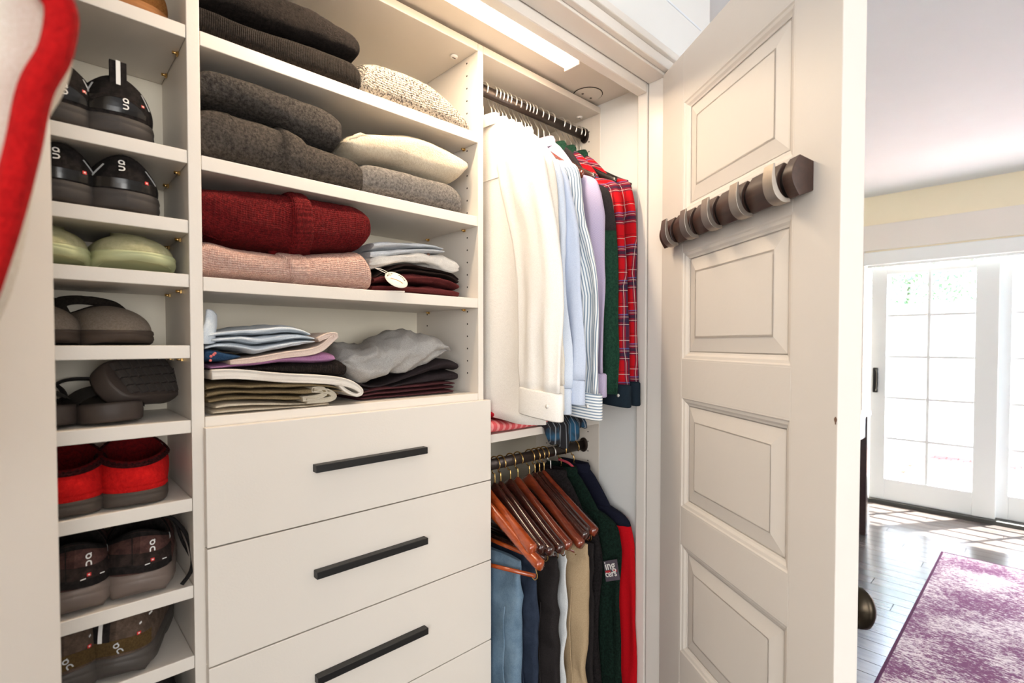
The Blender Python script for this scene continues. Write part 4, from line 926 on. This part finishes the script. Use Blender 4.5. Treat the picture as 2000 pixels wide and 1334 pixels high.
tz_ = ZL - .22
jt = trousers('faded blue jeans at the left of the lower rod', .905, den, .918, 1.22, tz_, .06, .024, 1, 'jeans')
trousers('dark blue jeans right behind the faded ones', .945, cloth('indigo_denim', (52, 62, 80), 'denim', (34, 42, 58)), .90, 1.21, tz_, .10, .016, 2, 'jeans')
trousers('black cotton trousers between the jeans and the khaki ones', .998, bkc, .878, 1.2, tz_ - .005, .08, .026, 3)
trousers('white chino trousers showing as a thin strip before the khaki ones', 1.038, wht2, .880, 1.2, tz_ + .01, .10, .009, 4)
trousers('khaki cotton trousers in the middle of the lower rod', 1.083, khk, .846, 1.17, tz_ + .015, .07, .022, 5)
trousers('black trousers between the khaki ones and the charcoal fleece', 1.128, bkc, .862, 1.19, tz_, .08, .015, 6)
cfl = cloth('charcoal_fleece', (44, 40, 41), 'felt', (24, 21, 22)); gfl = cloth('forest_fleece', (26, 50, 40), 'felt', (12, 26, 21)); nvy = cloth('navy_sweat', (30, 32, 50), 'weave', (20, 22, 36)); rdc = cloth('scarlet_sweat', (206, 14, 28), 'weave', (182, 10, 22))
JG = 'jackets on the lower rod'
zl = ZL - .060
garment('fleece_jacket', 'charcoal black fleece jacket before the green one on the lower rod', 'jacket', 1.172, ZL, cfl, hem=.16, half=.150, drop=.14, seed=21, slv_end=.22, slv_y=.918, neckz=zl, thick=.018, group=JG, collar=1, slv_w=.062)
gj = garment('fleece_jacket', 'dark green fleece jacket with a small grey lettered patch on the sleeve', 'jacket', 1.222, ZL, gfl, hem=.16, half=.175, drop=.15, seed=22, slv_end=.2, slv_y=.885, neckz=zl, thick=.016, group=JG, collar=1)
nj = garment('sweatshirt', 'navy sweatshirt with scarlet red sleeves at the far end of the lower rod', 'sweatshirt', 1.285, ZL, nvy, hem=.14, half=.175, drop=.15, seed=23, slv_end=.12, slv_y=.875, slv_color_z=.742, neckz=zl, thick=.016, slvm=rdc, group=JG, collar=1, slv_w=.074)
# shoulder cap in navy, pink neck loop, patch
m = MB(); m.tube(spl([(1.222, RODY - .05, zl + .012), (1.218, RODY - .03, zl + .024), (1.222, RODY + .01, zl + .027)], 5), .004, 8); lo = obj('neck_loop', m, cloth('pink_tape', (206, 84, 96), 'weave'), gj); lo['label'] = 'pink hanging loop'
hanger('dark hanger holding the charcoal fleece jacket', 1.172, ZL, .10, .075, MAH, CHROME, LH, stem=.05)
hanger('dark hanger holding the dark green fleece jacket', 1.222, ZL, .10, .075, MAH, BRASS, LH, stem=.05)
hanger('dark hanger holding the navy and scarlet sweatshirt', 1.285, ZL, .10, .075, MAH, BRASS, LH, stem=.05)
def text_mesh(name, s, size, mat, parent, M4, ext=.0004, shear=0.0, bold=0.0):
    c = bpy.data.curves.new(name, 'FONT'); c.body = s; c.size = size; c.extrude = ext; c.shear = shear; c.offset = bold; c.resolution_u = 3
    o = bpy.data.objects.new(name, c); C.objects.link(o); dg = bpy.context.evaluated_depsgraph_get(); me = bpy.data.meshes.new_from_object(o.evaluated_get(dg)); bpy.data.objects.remove(o); bpy.data.curves.remove(c)
    me.transform(M4); me.materials.clear(); me.materials.append(mat); o = bpy.data.objects.new(name, me); C.objects.link(o); o.parent = parent; return o
# the patch lies on the near sleeve of the green jacket (plane facing -x)
px_ = 1.222 - .031
pa = at(1179, 1096, X=px_); pb_ = at(1205, 1092, X=px_); pc_ = at(1184, 1136, X=px_); pd = at(1211, 1132, X=px_)
org = ORG[gj.name]
PAT = cloth('patch_grey', (98, 88, 98), 'weave', (84, 76, 84)); PWH = plain('patch_white', (236, 232, 226), .8); PRD = plain('patch_red', (196, 48, 54), .8)
m = MB(); m.grid([[pa, pb_, pd, pc_], [p + Vector((-.0012, 0, 0)) for p in (pa, pb_, pd, pc_)]], smooth=False); pt = obj('patch', m, PAT, gj); pt['label'] = 'grey patch with white blackletter'
ex = (pb_ - pa); ez = (pa - pc_); W_ = ex.length; exn = ex.normalized(); ezn = (ez - exn * ez.dot(exn)).normalized(); nn_ = exn.cross(ezn)
def patch_m(fx, fz):
    o_ = pc_ + ex * fx + ez * fz - org + Vector((-.0016, 0, 0))
    M4 = Matrix.Identity(4)
    for i in range(3): M4[i][0] = exn[i]; M4[i][1] = ezn[i]; M4[i][2] = nn_[i]; M4[i][3] = o_[i]
    return M4
text_mesh('lettering', 'ing', W_ * .66, PWH, pt, patch_m(.10, .56), bold=.0003, shear=.05)
text_mesh('lettering', 'cers', W_ * .50, PWH, pt, patch_m(.05, .22), bold=.0003, shear=.05)
for fa, fb in ((.08, .45), (.68, .93)):
    b0_ = pc_ + ex * fa + ez * .42 + Vector((-.0014, 0, 0)); b1_ = pc_ + ex * fb + ez * .42 + Vector((-.0014, 0, 0)); hh_ = ezn * W_ * .12
    m = MB(); m.grid([[b0_, b1_, b1_ + hh_, b0_ + hh_], [p + Vector((-.0004, 0, 0)) for p in (b0_, b1_, b1_ + hh_, b0_ + hh_)]], smooth=False); obj('red_bar', m, PRD, pt)
# ------------------------------------------------------------------ shoes
def cr1(p, x): return cr(p, x)
OUT = [(0, 0), (.03, .52), (.08, .72), (.16, .82), (.3, .84), (.45, .86), (.6, .95), (.74, 1.0), (.86, .90), (.94, .66), (.985, .34), (1, 0)]
OUTW = [(0, 0), (.02, .40), (.05, .62), (.10, .80), (.2, .88), (.4, .92), (.6, .97), (.74, 1.0), (.86, .92), (.94, .70), (.985, .38), (1, 0)]
def outline(phi, L, w, k=1.0, tab=OUTW):
    q = (1 - math.cos(phi)) / 2; q2 = q
    hw = cr(tab, q2) * w / 2; s = 1 if math.sin(phi) >= 0 else -1
    return s * hw * k, L * (.5 + (q - .5) * (1 + (k - 1) * .35))
class Shoe:
    def __init__(S, label, loc, yaw, L=.24, w=.094, hs=.03, hh=.088, hside=.062, hf=.09, cy=.30, cl=.25, cw=.78, bulge=.006, up=None, sole=None, lin_=None, group=None, wave=0.0, mule=False, cat='shoe', name='shoe', rocker=.006, soleflare=1.05, tongue=True):
        S.L, S.w, S.hs, S.hh, S.hside, S.hf, S.cy, S.cl, S.cw, S.bulge = L, w, hs, hh, hside, hf, cy * L, cl * L, cw * w / 2, bulge
        S.root = thing(name, label, cat, loc, (0, 0, yaw), group=group, world=False)
        n = 52; phis = [2 * PI * (i + .5) / n for i in range(n)]; S.phis = phis
        # sole
        rows = []
        for zq, k in ((0, .93), (.12, 1.0), (.35, soleflare), (.55, soleflare - .015), (.62, soleflare - .03), (.7, soleflare), (.92, 1.02), (1.0, .97)):
            r = []
            for p in phis:
                x, y = outline(p, L, w, k); q = y / L
                zb = rocker * (max(0, 1 - q / .12) ** 2 + max(0, (q - .8) / .2) ** 2 * 1.6) + wave * max(0, math.sin(q * 17 - .6)) * (1 if .1 < q < .95 else 0)
                r.append((x, y, zb + (hs - zb) * zq))
            rows.append(r)
        m = MB(); m.grid(rows); S.sole = obj('sole', m, sole, S.root)
        # upper
        rows = []
        for i in range(17): rows.append([S.P(p, i / 16) for p in phis])
        m = MB(); m.grid(rows, cap=False); S.upper = obj('upper', m, up, S.root)
        rows = []
        for kk, dzz in ((1, 0), (.93, .003), (.86, .0), (.82, -.012), (.84, -.03), (.86, -1)):
            r = []
            for p in phis:
                c = S.P(p, 1.0); cx, cy_ = 0, S.cy; z = c.z + dzz if dzz > -.5 else hs + .006
                r.append((cx + (c.x - cx) * kk, cy_ + (c.y - cy_) * kk, max(z, hs + .006)))
            rows.append(r)
        m = MB(); m.grid(rows, cap=False); 
        b = len(m.v) - n; m.face([b + j for j in range(n)])
        S.lining = obj('lining', m, lin_ or up, S.root)
        if tongue and not mule:
            m = MB(); tz = hf + .012; ty = S.cy + S.cl
            m.grid([[(s * q, ty + o + .02 * (1 - zz), hs + (tz - hs) * zz) for s, o in ((-1, 0), (-.5, .006), (0, .008), (.5, .006), (1, 0), (.5, -.003), (0, -.002), (-.5, -.003))] for zz, q in ((.45, .024), (.7, .026), (.95, .025), (1, .018))]); obj('tongue', m, up, S.root)
    def collar(S, phi):
        c = math.cos(phi); s = math.sin(phi); x = S.cw * s; y = S.cy - S.cl * c
        # heel is phi=0, front is phi=pi
        h = S.hside + (S.hh - S.hside) * max(0, c) ** 2 + (S.hf - S.hside) * max(0, -c) ** 2
        return Vector((x, y, h))
    def P(S, phi, v, off=0.0):
        x0, y0 = outline(phi, S.L, S.w, .97); c = S.collar(phi)
        g = 1 - math.cos(v * PI / 2); f = math.sin(v * PI / 2)
        toe = max(0, -math.cos(phi)); 
        f = f * (toe) + (v) * (1 - toe) if toe < 1 else f
        g = g * toe + (v ** 1.4) * (1 - toe)
        x = x0 + (c.x - x0) * g; y = y0 + (c.y - y0) * g; z = S.hs - .004 + (c.z - S.hs + .004) * f
        o = Vector((x, y - S.cy if abs(y - S.cy) > 1e-6 else 0, 0)); o = o.normalized() if o.length > 1e-6 else Vector((0, 0, 1))
        bl = S.bulge * math.sin(PI * v) + off
        return Vector((x, y, z)) + o * bl
    def on(S, dx, z, off=.0008):
        """point of the heel surface at sideways dx and height z"""
        v = .5; 
        for _ in range(4):
            # phi giving x = dx
            lo, hi = -PI * .45, PI * .45
            for _k in range(22):
                mid_ = (lo + hi) / 2
                if S.P(mid_ % (2 * PI), v).x < dx: lo = mid_
                else: hi = mid_
            ph = (lo + hi) / 2; a, b = 0, 1
            for _k in range(18):
                mv = (a + b) / 2
                if S.P(ph % (2 * PI), mv).z < z: a = mv
                else: b = mv
            v = (a + b) / 2
        return S.P(ph % (2 * PI), v, off)
    def stroke(S, pts, width, mat, name, par=None, off=.0008):
        L_, R_ = [], []
        n = len(pts)
        for i, (a, b) in enumerate(pts):
            p, q = pts[max(i - 1, 0)], pts[min(i + 1, n - 1)]; t = Vector((q[0] - p[0], q[1] - p[1])).normalized(); k = Vector((-t.y, t.x)) * width / 2
            L_.append(S.on(a + k.x, b + k.y, off)); R_.append(S.on(a - k.x, b - k.y, off))
        m = MB(); m.grid([L_, R_], closed=False, cap=False, smooth=True); return obj(name, m, mat, par or S.root)
    def logo(S, cx, cz, s, mat, rot=-90, upright=False):
        c, s_ = math.cos(R(rot)), math.sin(R(rot))
        def T(pts): return [(cx + (x * c - y * s_) * s, cz + (x * s_ + y * c) * s) for x, y in pts]
        S.stroke(T([(-.95 + .42 * math.cos(a), .42 * math.sin(a)) for a in [2 * PI * k / 16 for k in range(17)]]), .24 * s, mat, 'logo_ring', None, .0024)
        S.stroke(T([(-1.2, .26), (-1.42, .5)] if upright else [(-.62, .30), (-.50, .52)]), .24 * s, mat, 'logo_tick', None, .0024)
        S.stroke(T([(.9, -.42), (.4, -.42), (.12, -.32), (0, -.12), (0, .12), (.12, .32), (.4, .42), (.9, .42)] if upright else [(.02, -.5), (.02, 0), (.10, .30), (.32, .42), (.55, .42), (.77, .30), (.85, 0), (.85, -.5)]), .24 * s, mat, 'logo_arch', None, .0024)
def shelf_at(px, z): return at(px, 700, Y=YF).x
TB = cloth('black_mesh', (46, 41, 40), 'knit', (28, 25, 25), sc=.35, bd=.0006); TB2 = cloth('black_mesh_second', (52, 45, 43), 'knit', (32, 28, 27), sc=.35, bd=.0006); SBK = plain('charcoal_rubber', (62, 56, 53), .7); GLS = plain('black_gloss', (24, 22, 22), .2)
WHM = plain('white_print', (232, 230, 226), .5); REDP = plain('red_print', (206, 34, 34), .5); REF = plain('reflective_grey', (186, 188, 190), .3)
def flag(S, cx, cz, s):
    o = S.stroke([(cx - s, cz), (cx + s, cz)], 2 * s, REDP, 'flag_patch', None, .0024); S.stroke([(cx - s * .55, cz), (cx + s * .55, cz)], s * .35, WHM, 'flag_cross', o, .0028); S.stroke([(cx, cz - s * .55), (cx, cz + s * .55)], s * .35, WHM, 'flag_cross', o, .0028)
def sneaker(label, X, z, yaw=0, tab=False, **kw):
    S = Shoe(label, (X, YF + .006, z + .0006), yaw, L=.205, w=.110, cw=.86, hs=.032, hh=.094, hside=.07, hf=.086, bulge=.005, sole=SBK, group='running shoes in the shoe cabinet', **kw)
    return S
shx = lambda px, py: at(px, py, Y=YF + .01).x
# shelf 2 : pair with pull tabs
z = SHZ[1]
for X, lab in ((shx(233, 260), 'black sneaker with a heel pull tab, right shoe of the upper black pair'), (shx(112, 240), 'black sneaker half hidden by the door, left shoe of the upper black pair')):
    S = sneaker(lab, X, z, up=TB, lin_=TB)
    S.stroke([(-.042 + .084 * i / 12, .034 + .028 * math.sin(PI * i / 12) ** .5) for i in range(13)], .006, TB2, 'heel_overlay', None, .0012)
    for zz in (.040, .047, .054): S.stroke([(-.036 + .072 * i / 10, zz) for i in range(11)], .0075, GLS, 'heel_counter', None, .0010)
    S.logo(.008, .049, .0072, WHM); flag(S, .030, .056, .002)
    for sg in (-1, 1): S.stroke([(sg * (.030 + .010 * i / 5), .078 - .024 * i / 5) for i in range(6)], .0022, REF, 'reflective_line', None, .0014)
    hp = S.P(0, 1.0); m = MB(); m.box(-.011, .011, hp.y - .004, hp.y + .002, hp.z - .02, hp.z + .024); pt_ = obj('pull_tab', m, TB, S.root, .001)
    obj('tab_stripe', bx(-.0028, .0028, hp.y - .0052, hp.y - .0038, hp.z - .03, hp.z + .024), WHM, pt_)
# shelf 3
z = SHZ[2]
for X, lab, yw in ((shx(246, 390), 'black sneaker without tab, right shoe of the lower black pair', 0), (shx(120, 380), 'black sneaker half hidden by the door, left shoe of the lower black pair', .05)):
    S = Shoe(lab, (X, YF + .004, z + .0006), yw, L=.205, w=.108, cw=.82, hs=.034, hh=.088, hside=.064, hf=.078, bulge=.005, sole=SBK, up=TB, lin_=TB, group='running shoes in the shoe cabinet')
    for zz in (.039, .046): S.stroke([(-.040 + .08 * i / 10, zz) for i in range(11)], .008, GLS, 'heel_counter', None, .0010)
    S.logo(-.005, .069, .0075, WHM); flag(S, .026, .050, .0024)
    for sg in (-1, 1): S.stroke([(sg * (.026 + .014 * i / 5), .071 - .02 * i / 5) for i in range(6)], .0022, REF, 'reflective_line', None, .0014)
# shelf 4: pale green shoes, toes to the room
UPG = cloth('pale_sage_mesh', (200, 196, 158), 'knit', (182, 180, 140), sc=.35, bd=.0006); SOG = plain('sage_foam', (190, 194, 150), .7)
z = SHZ[3]
for X, lab, yw in ((shx(252, 500), 'pale sage green running shoe with its toe to the room, right one', .08), (shx(96, 490), 'pale sage green running shoe half hidden by the door, left one', -.05)):
    S = Shoe(lab, (X - .02 * math.sin(yw), YF + .222, z + .0006), PI + yw, L=.222, w=.112, hs=.030, hh=.075, hside=.052, hf=.066, cy=.34, cl=.24, bulge=.004, up=UPG, sole=SOG, lin_=cloth('dark_lining%.2f' % yw, (70, 64, 56)), wave=.008, group='sage green running shoes', rocker=.012)
# shelf 5: suede clogs
SUE = cloth('grey_suede', (164, 150, 136), 'felt', (140, 127, 114), sc=2); SOD = plain('dark_cork_sole', (66, 54, 46), .85); DKL = cloth('dark_felt_lining', (74, 66, 60), 'felt', (56, 50, 46))
z = SHZ[4]
for X, Y_, lab, yw in ((shx(250, 640), YF + .012, 'grey suede clog with a dark sole, right one', R(192)), (shx(92, 640), YF + .016, 'grey suede clog half hidden by the door, left one', R(187))):
    d_ = Vector((-math.sin(yw), math.cos(yw), 0)); L_ = .205
    tip = Vector((X, Y_, z + .0006)); 
    S = Shoe(lab, tip - d_ * L_ + Vector((0, 0, 0)), yw, L=L_, w=.098, hs=.024, hh=.056, hside=.052, hf=.066, cy=.30, cl=.24, cw=.78, bulge=.004, up=SUE, sole=SOD, lin_=DKL, mule=True, group='grey suede clogs', soleflare=1.04)
    m = MB(); m.tube(spl([(-.042, .07, .05), (-.036, .02, .074), (0, -.002, .082), (.036, .02, .074), (.042, .07, .05)], 5), .006, 8, flat=1.6); obj('heel_strap', m, DKL, S.root)
# shelf 6: sandals, one turned sole up
SAN = plain('dark_brown_rubber', (64, 54, 49), .6); STR = plain('black_strap', (38, 34, 33), .55)
z = SHZ[5]
def sandal(label, loc, rot, strap=True, tread=False, L=.2):
    t = thing('sandal', label, 'sandal', loc, rot, group='dark strap sandals', world=False); n = 40; ph = [2 * PI * (i + .5) / n for i in range(n)]
    rows = []
    for zz, k in ((0, .93), (.004, 1.0), (.016, 1.02), (.026, 1.0), (.031, .95), (.027, .84)):
        rows.append([(*outline(p, L, .088, k), zz + (.006 * (outline(p, L, .088, k)[1] / L - .5) ** 2 * 4)) for p in ph])
    m = MB(); m.grid(rows); so = obj('sole', m, SAN, t)
    if tread:
        m = MB()
        for i in range(9):
            for j in range(4):
                y = .02 + i * .019; hw = cr(OUTW, y / L) * .088 / 2 - .006; x0 = -hw + (2 * hw) * j / 4; m.box(x0 + .0012, x0 + 2 * hw / 4 - .0012, y, y + .0145, -.0022, .003)
        tr = obj('tread_block', m, SBK, so, kind='stuff')
    if strap:
        m = MB(); m.tube(spl([(-.046, .045, .02), (-.043, .02, .050), (-.02, .0, .064), (.02, .0, .064), (.043, .02, .050), (.046, .045, .02)], 5), .0085, 8, flat=.35); obj('heel_strap', m, STR, t)
        m = MB(); rows = []
        for i in range(9):
            q = i / 8; y = L * (.45 + .35 * q); rows.append([(.047 * math.cos(a) * 1.0, y + .0, .022 + .036 * math.sin(a) * (1 - .25 * q)) for a in [PI * k / 14 for k in range(15)]])
        m.grid(rows, closed=False, cap=False); obj('foot_strap', m, STR, t)
        obj('buckle', bx(-.052, -.044, L * .5, L * .5 + .02, .024, .044), STR, t, .002)
    return t
def toe_out(px, Y_, yw, L): 
    d_ = Vector((-math.sin(yw), math.cos(yw), 0)); return Vector((shx(px, 800), Y_, z + .0006)) - d_ * L
sandal('dark strap sandal lying sole down under its upturned mate', toe_out(236, YF + .014, R(192), .19), (0, 0, R(192)), L=.19)
sandal('dark strap sandal at the left, mostly hidden by the door', toe_out(92, YF + .02, R(187), .19), (0, 0, R(187)), L=.19)
ly_ = Vector((.70, .71, 0)).normalized(); lz_ = -(Vector((ly_.y, -ly_.x, 0)) * .80 + Vector((0, 0, .60))); lx_ = ly_.cross(lz_)
M3 = Matrix((lx_, ly_, lz_)).transposed(); cc_ = at(288, 734, Y=YF + .085)
sandal('upturned dark sandal showing its tread on top of the other', cc_ - ly_ * .078, M3.to_euler(), strap=False, tread=True, L=.156)
# shelf 7: red slippers
RED = cloth('red_felt', (206, 26, 24), 'felt', (184, 16, 18), bd=.0018); RDL = cloth('dark_red_lining', (122, 16, 18), 'felt', (88, 10, 14)); SGR = plain('grey_brown_rubber', (72, 62, 55), .75); BRD = cloth('braid_maroon', (72, 20, 22), 'felt', (44, 14, 16))
z = SHZ[6]
for X, lab, yw in ((shx(262, 930), 'bright red felt slipper with braided collar, right one', -.10), (shx(128, 930), 'bright red felt slipper half hidden by the door, left one', -.04)):
    S = Shoe(lab, (X, YF + .004, z + .0006), yw, L=.215, w=.104, hs=.026, hh=.070, hside=.078, hf=.098, cy=.36, cl=.33, cw=.90, bulge=.005, up=RED, sole=SGR, lin_=RDL, group='red felt slippers', mule=True, soleflare=1.03, name='slipper', cat='slipper')
    S.stroke([(-.044 + .088 * i / 12, .0315) for i in range(13)], .006, RED, 'welt', None, .003)
    for kk in range(2):
        m = MB(); pts = []
        for i in range(90):
            p = 2 * PI * i / 90; c = S.P(p, 1.0); pp = S.P(p, .90, .0015); k_ = .5 + .5 * math.sin(i * 1.25 + kk * PI); pts.append(c * k_ + pp * (1 - k_) + Vector((0, 0, .001)) + (Vector((c.x, c.y - S.cy, 0)).normalized() * .0016))
        m.tube(pts + [pts[0]], .0016, 5); obj('braid', m, BRD, S.root)
    rows = [[S.P(p, v, .0006) for p in S.phis] for v in (.87, .93, 1.0)]; m = MB(); m.grid(rows, cap=False); obj('collar_band', m, BRD, S.root)
# shelf 8: maroon trainers with trailing lace
MRN = cloth('maroon_mesh', (104, 72, 66), 'knit', (78, 54, 50), sc=.35, bd=.0006); MBK = cloth('black_brown_mesh', (62, 50, 46), 'knit', (44, 36, 34), sc=.35, bd=.0006); SGY = plain('translucent_grey_foam', (112, 98, 90), .5); LAC = cloth('black_lace', (30, 27, 27), 'weave', (20, 18, 18))
z = SHZ[7]
for X, lab, yw, lace in ((shx(270, 1110), 'maroon and black running shoe with its lace trailing over the shelf, right one', -.14, True), (shx(142, 1120), 'maroon and black running shoe half hidden by the door, left one', -.05, False)):
    S = Shoe(lab, (X, YF + .005, z + .0006), yw, L=.21, w=.106, hs=.042, hh=.104, hside=.082, hf=.112, cy=.34, bulge=.006, up=MRN, sole=SGY, lin_=TB, wave=.010, group='maroon running shoes', rocker=.014, soleflare=1.08)
    for zz in (.046, .052, .058, .064, .070): S.stroke([(-.044 + .088 * i / 12, zz + .002 * math.sin(i * .5)) for i in range(13)], .0068, MBK if zz > .054 else TB, 'heel_overlay', None, .0012 + (.07 - zz) * .02)
    S.stroke([(-.008, .052 + .05 * i / 5) for i in range(6)], .0012, TB, 'heel_seam', None, .0022)
    S.logo(.018, .079, .0068, WHM, -90, True)
    flag(S, .018, .060, .0024); S.stroke([(.008, .0545), (.036, .0555)], .0014, WHM, 'lettering_line', None, .0030)
    S.stroke([(.043, .088 - .012 * i / 3) for i in range(4)], .002, WHM, 'reflective_line', None, .0014)
    rows = [[S.P(p, v, .001) for p in S.phis] for v in (.9, .96, 1.0)]; m = MB(); m.grid(rows, cap=False); obj('collar_band', m, TB, S.root)
    if lace:
        m = MB(); m.tube(spl([(.02, .07, .112), (.045, .06, .108), (.066, .045, .080), (.075, .030, .045), (.072, .015, .022), (.058, .005, .006)], 6), .0034, 7); obj('lace', m, LAC, S.root)
        m = MB(); m.tube(spl([(.03, .09, .108), (.05, .075, .098), (.062, .07, .06), (.072, .045, .040), (.076, .028, .030)], 6), .0026, 7); obj('lace', m, LAC, S.root)
# shelf 9: brown trainers
BRN = cloth('taupe_mesh', (108, 90, 78), 'knit', (84, 70, 60), sc=.35, bd=.0006); OLV = cloth('olive_suede', (110, 88, 54), 'felt', (90, 70, 42), sc=2); SDK = plain('dark_grey_foam', (70, 64, 60), .6)
z = SHZ[8]
for X, lab, yw in ((shx(222, 1270), 'taupe and olive running shoe with a black and white heel tab, right one', -.30), (shx(122, 1290), 'taupe and olive running shoe half hidden by the door, left one', -.05)):
    S = Shoe(lab, (X, YF + .005, z + .0006), yw, L=.215, w=.108, hs=.040, hh=.112, hside=.09, hf=.108, cy=.34, bulge=.006, up=BRN, sole=SDK, lin_=TB, wave=.006, group='taupe running shoes', rocker=.016, soleflare=1.06)
    for zz in (.046, .053, .060): S.stroke([(-.044 + .088 * i / 12, zz + .003 * math.sin(PI * i / 12)) for i in range(13)], .008, OLV, 'heel_overlay', None, .0012 + (.06 - zz) * .02)
    S.logo(.006, .053, .0072, REF, -65, True); flag(S, .030, .068, .0022)
    for dx in (-.026, -.010): S.stroke([(dx, .066 + .040 * i / 5) for i in range(6)], .009, TB, 'heel_tab', None, .0014)
    S.stroke([(-.018, .066 + .040 * i / 5) for i in range(6)], .0055, WHM, 'tab_stripe', None, .0018); S.stroke([(.030, .080), (.042, .084)], .0025, WHM, 'reflective_line', None, .0018)
# top shelf: tan suede shoe, only its sole edge shows; below: black shoe tip
TAN = cloth('tan_suede', (178, 122, 66), 'felt', (152, 100, 52), sc=2)
S = Shoe('tan brown suede shoe on the topmost shelf of the shoe cabinet', (shx(268, 10), YF + .018, SHZ[0] + .0006), 0, L=.2, w=.11, hs=.022, hh=.08, hside=.06, hf=.075, up=TAN, sole=plain('tan_rubber', (170, 112, 60), .7), lin_=TAN)
S = Shoe('black shoe on the lowest visible shelf of the shoe cabinet, only its top showing', (shx(300, 1340), YF + .02, SHZ[9] + .0006), 0, L=.2, w=.094, hs=.03, hh=.118, hside=.08, hf=.1, up=TB, sole=SBK, lin_=TB)
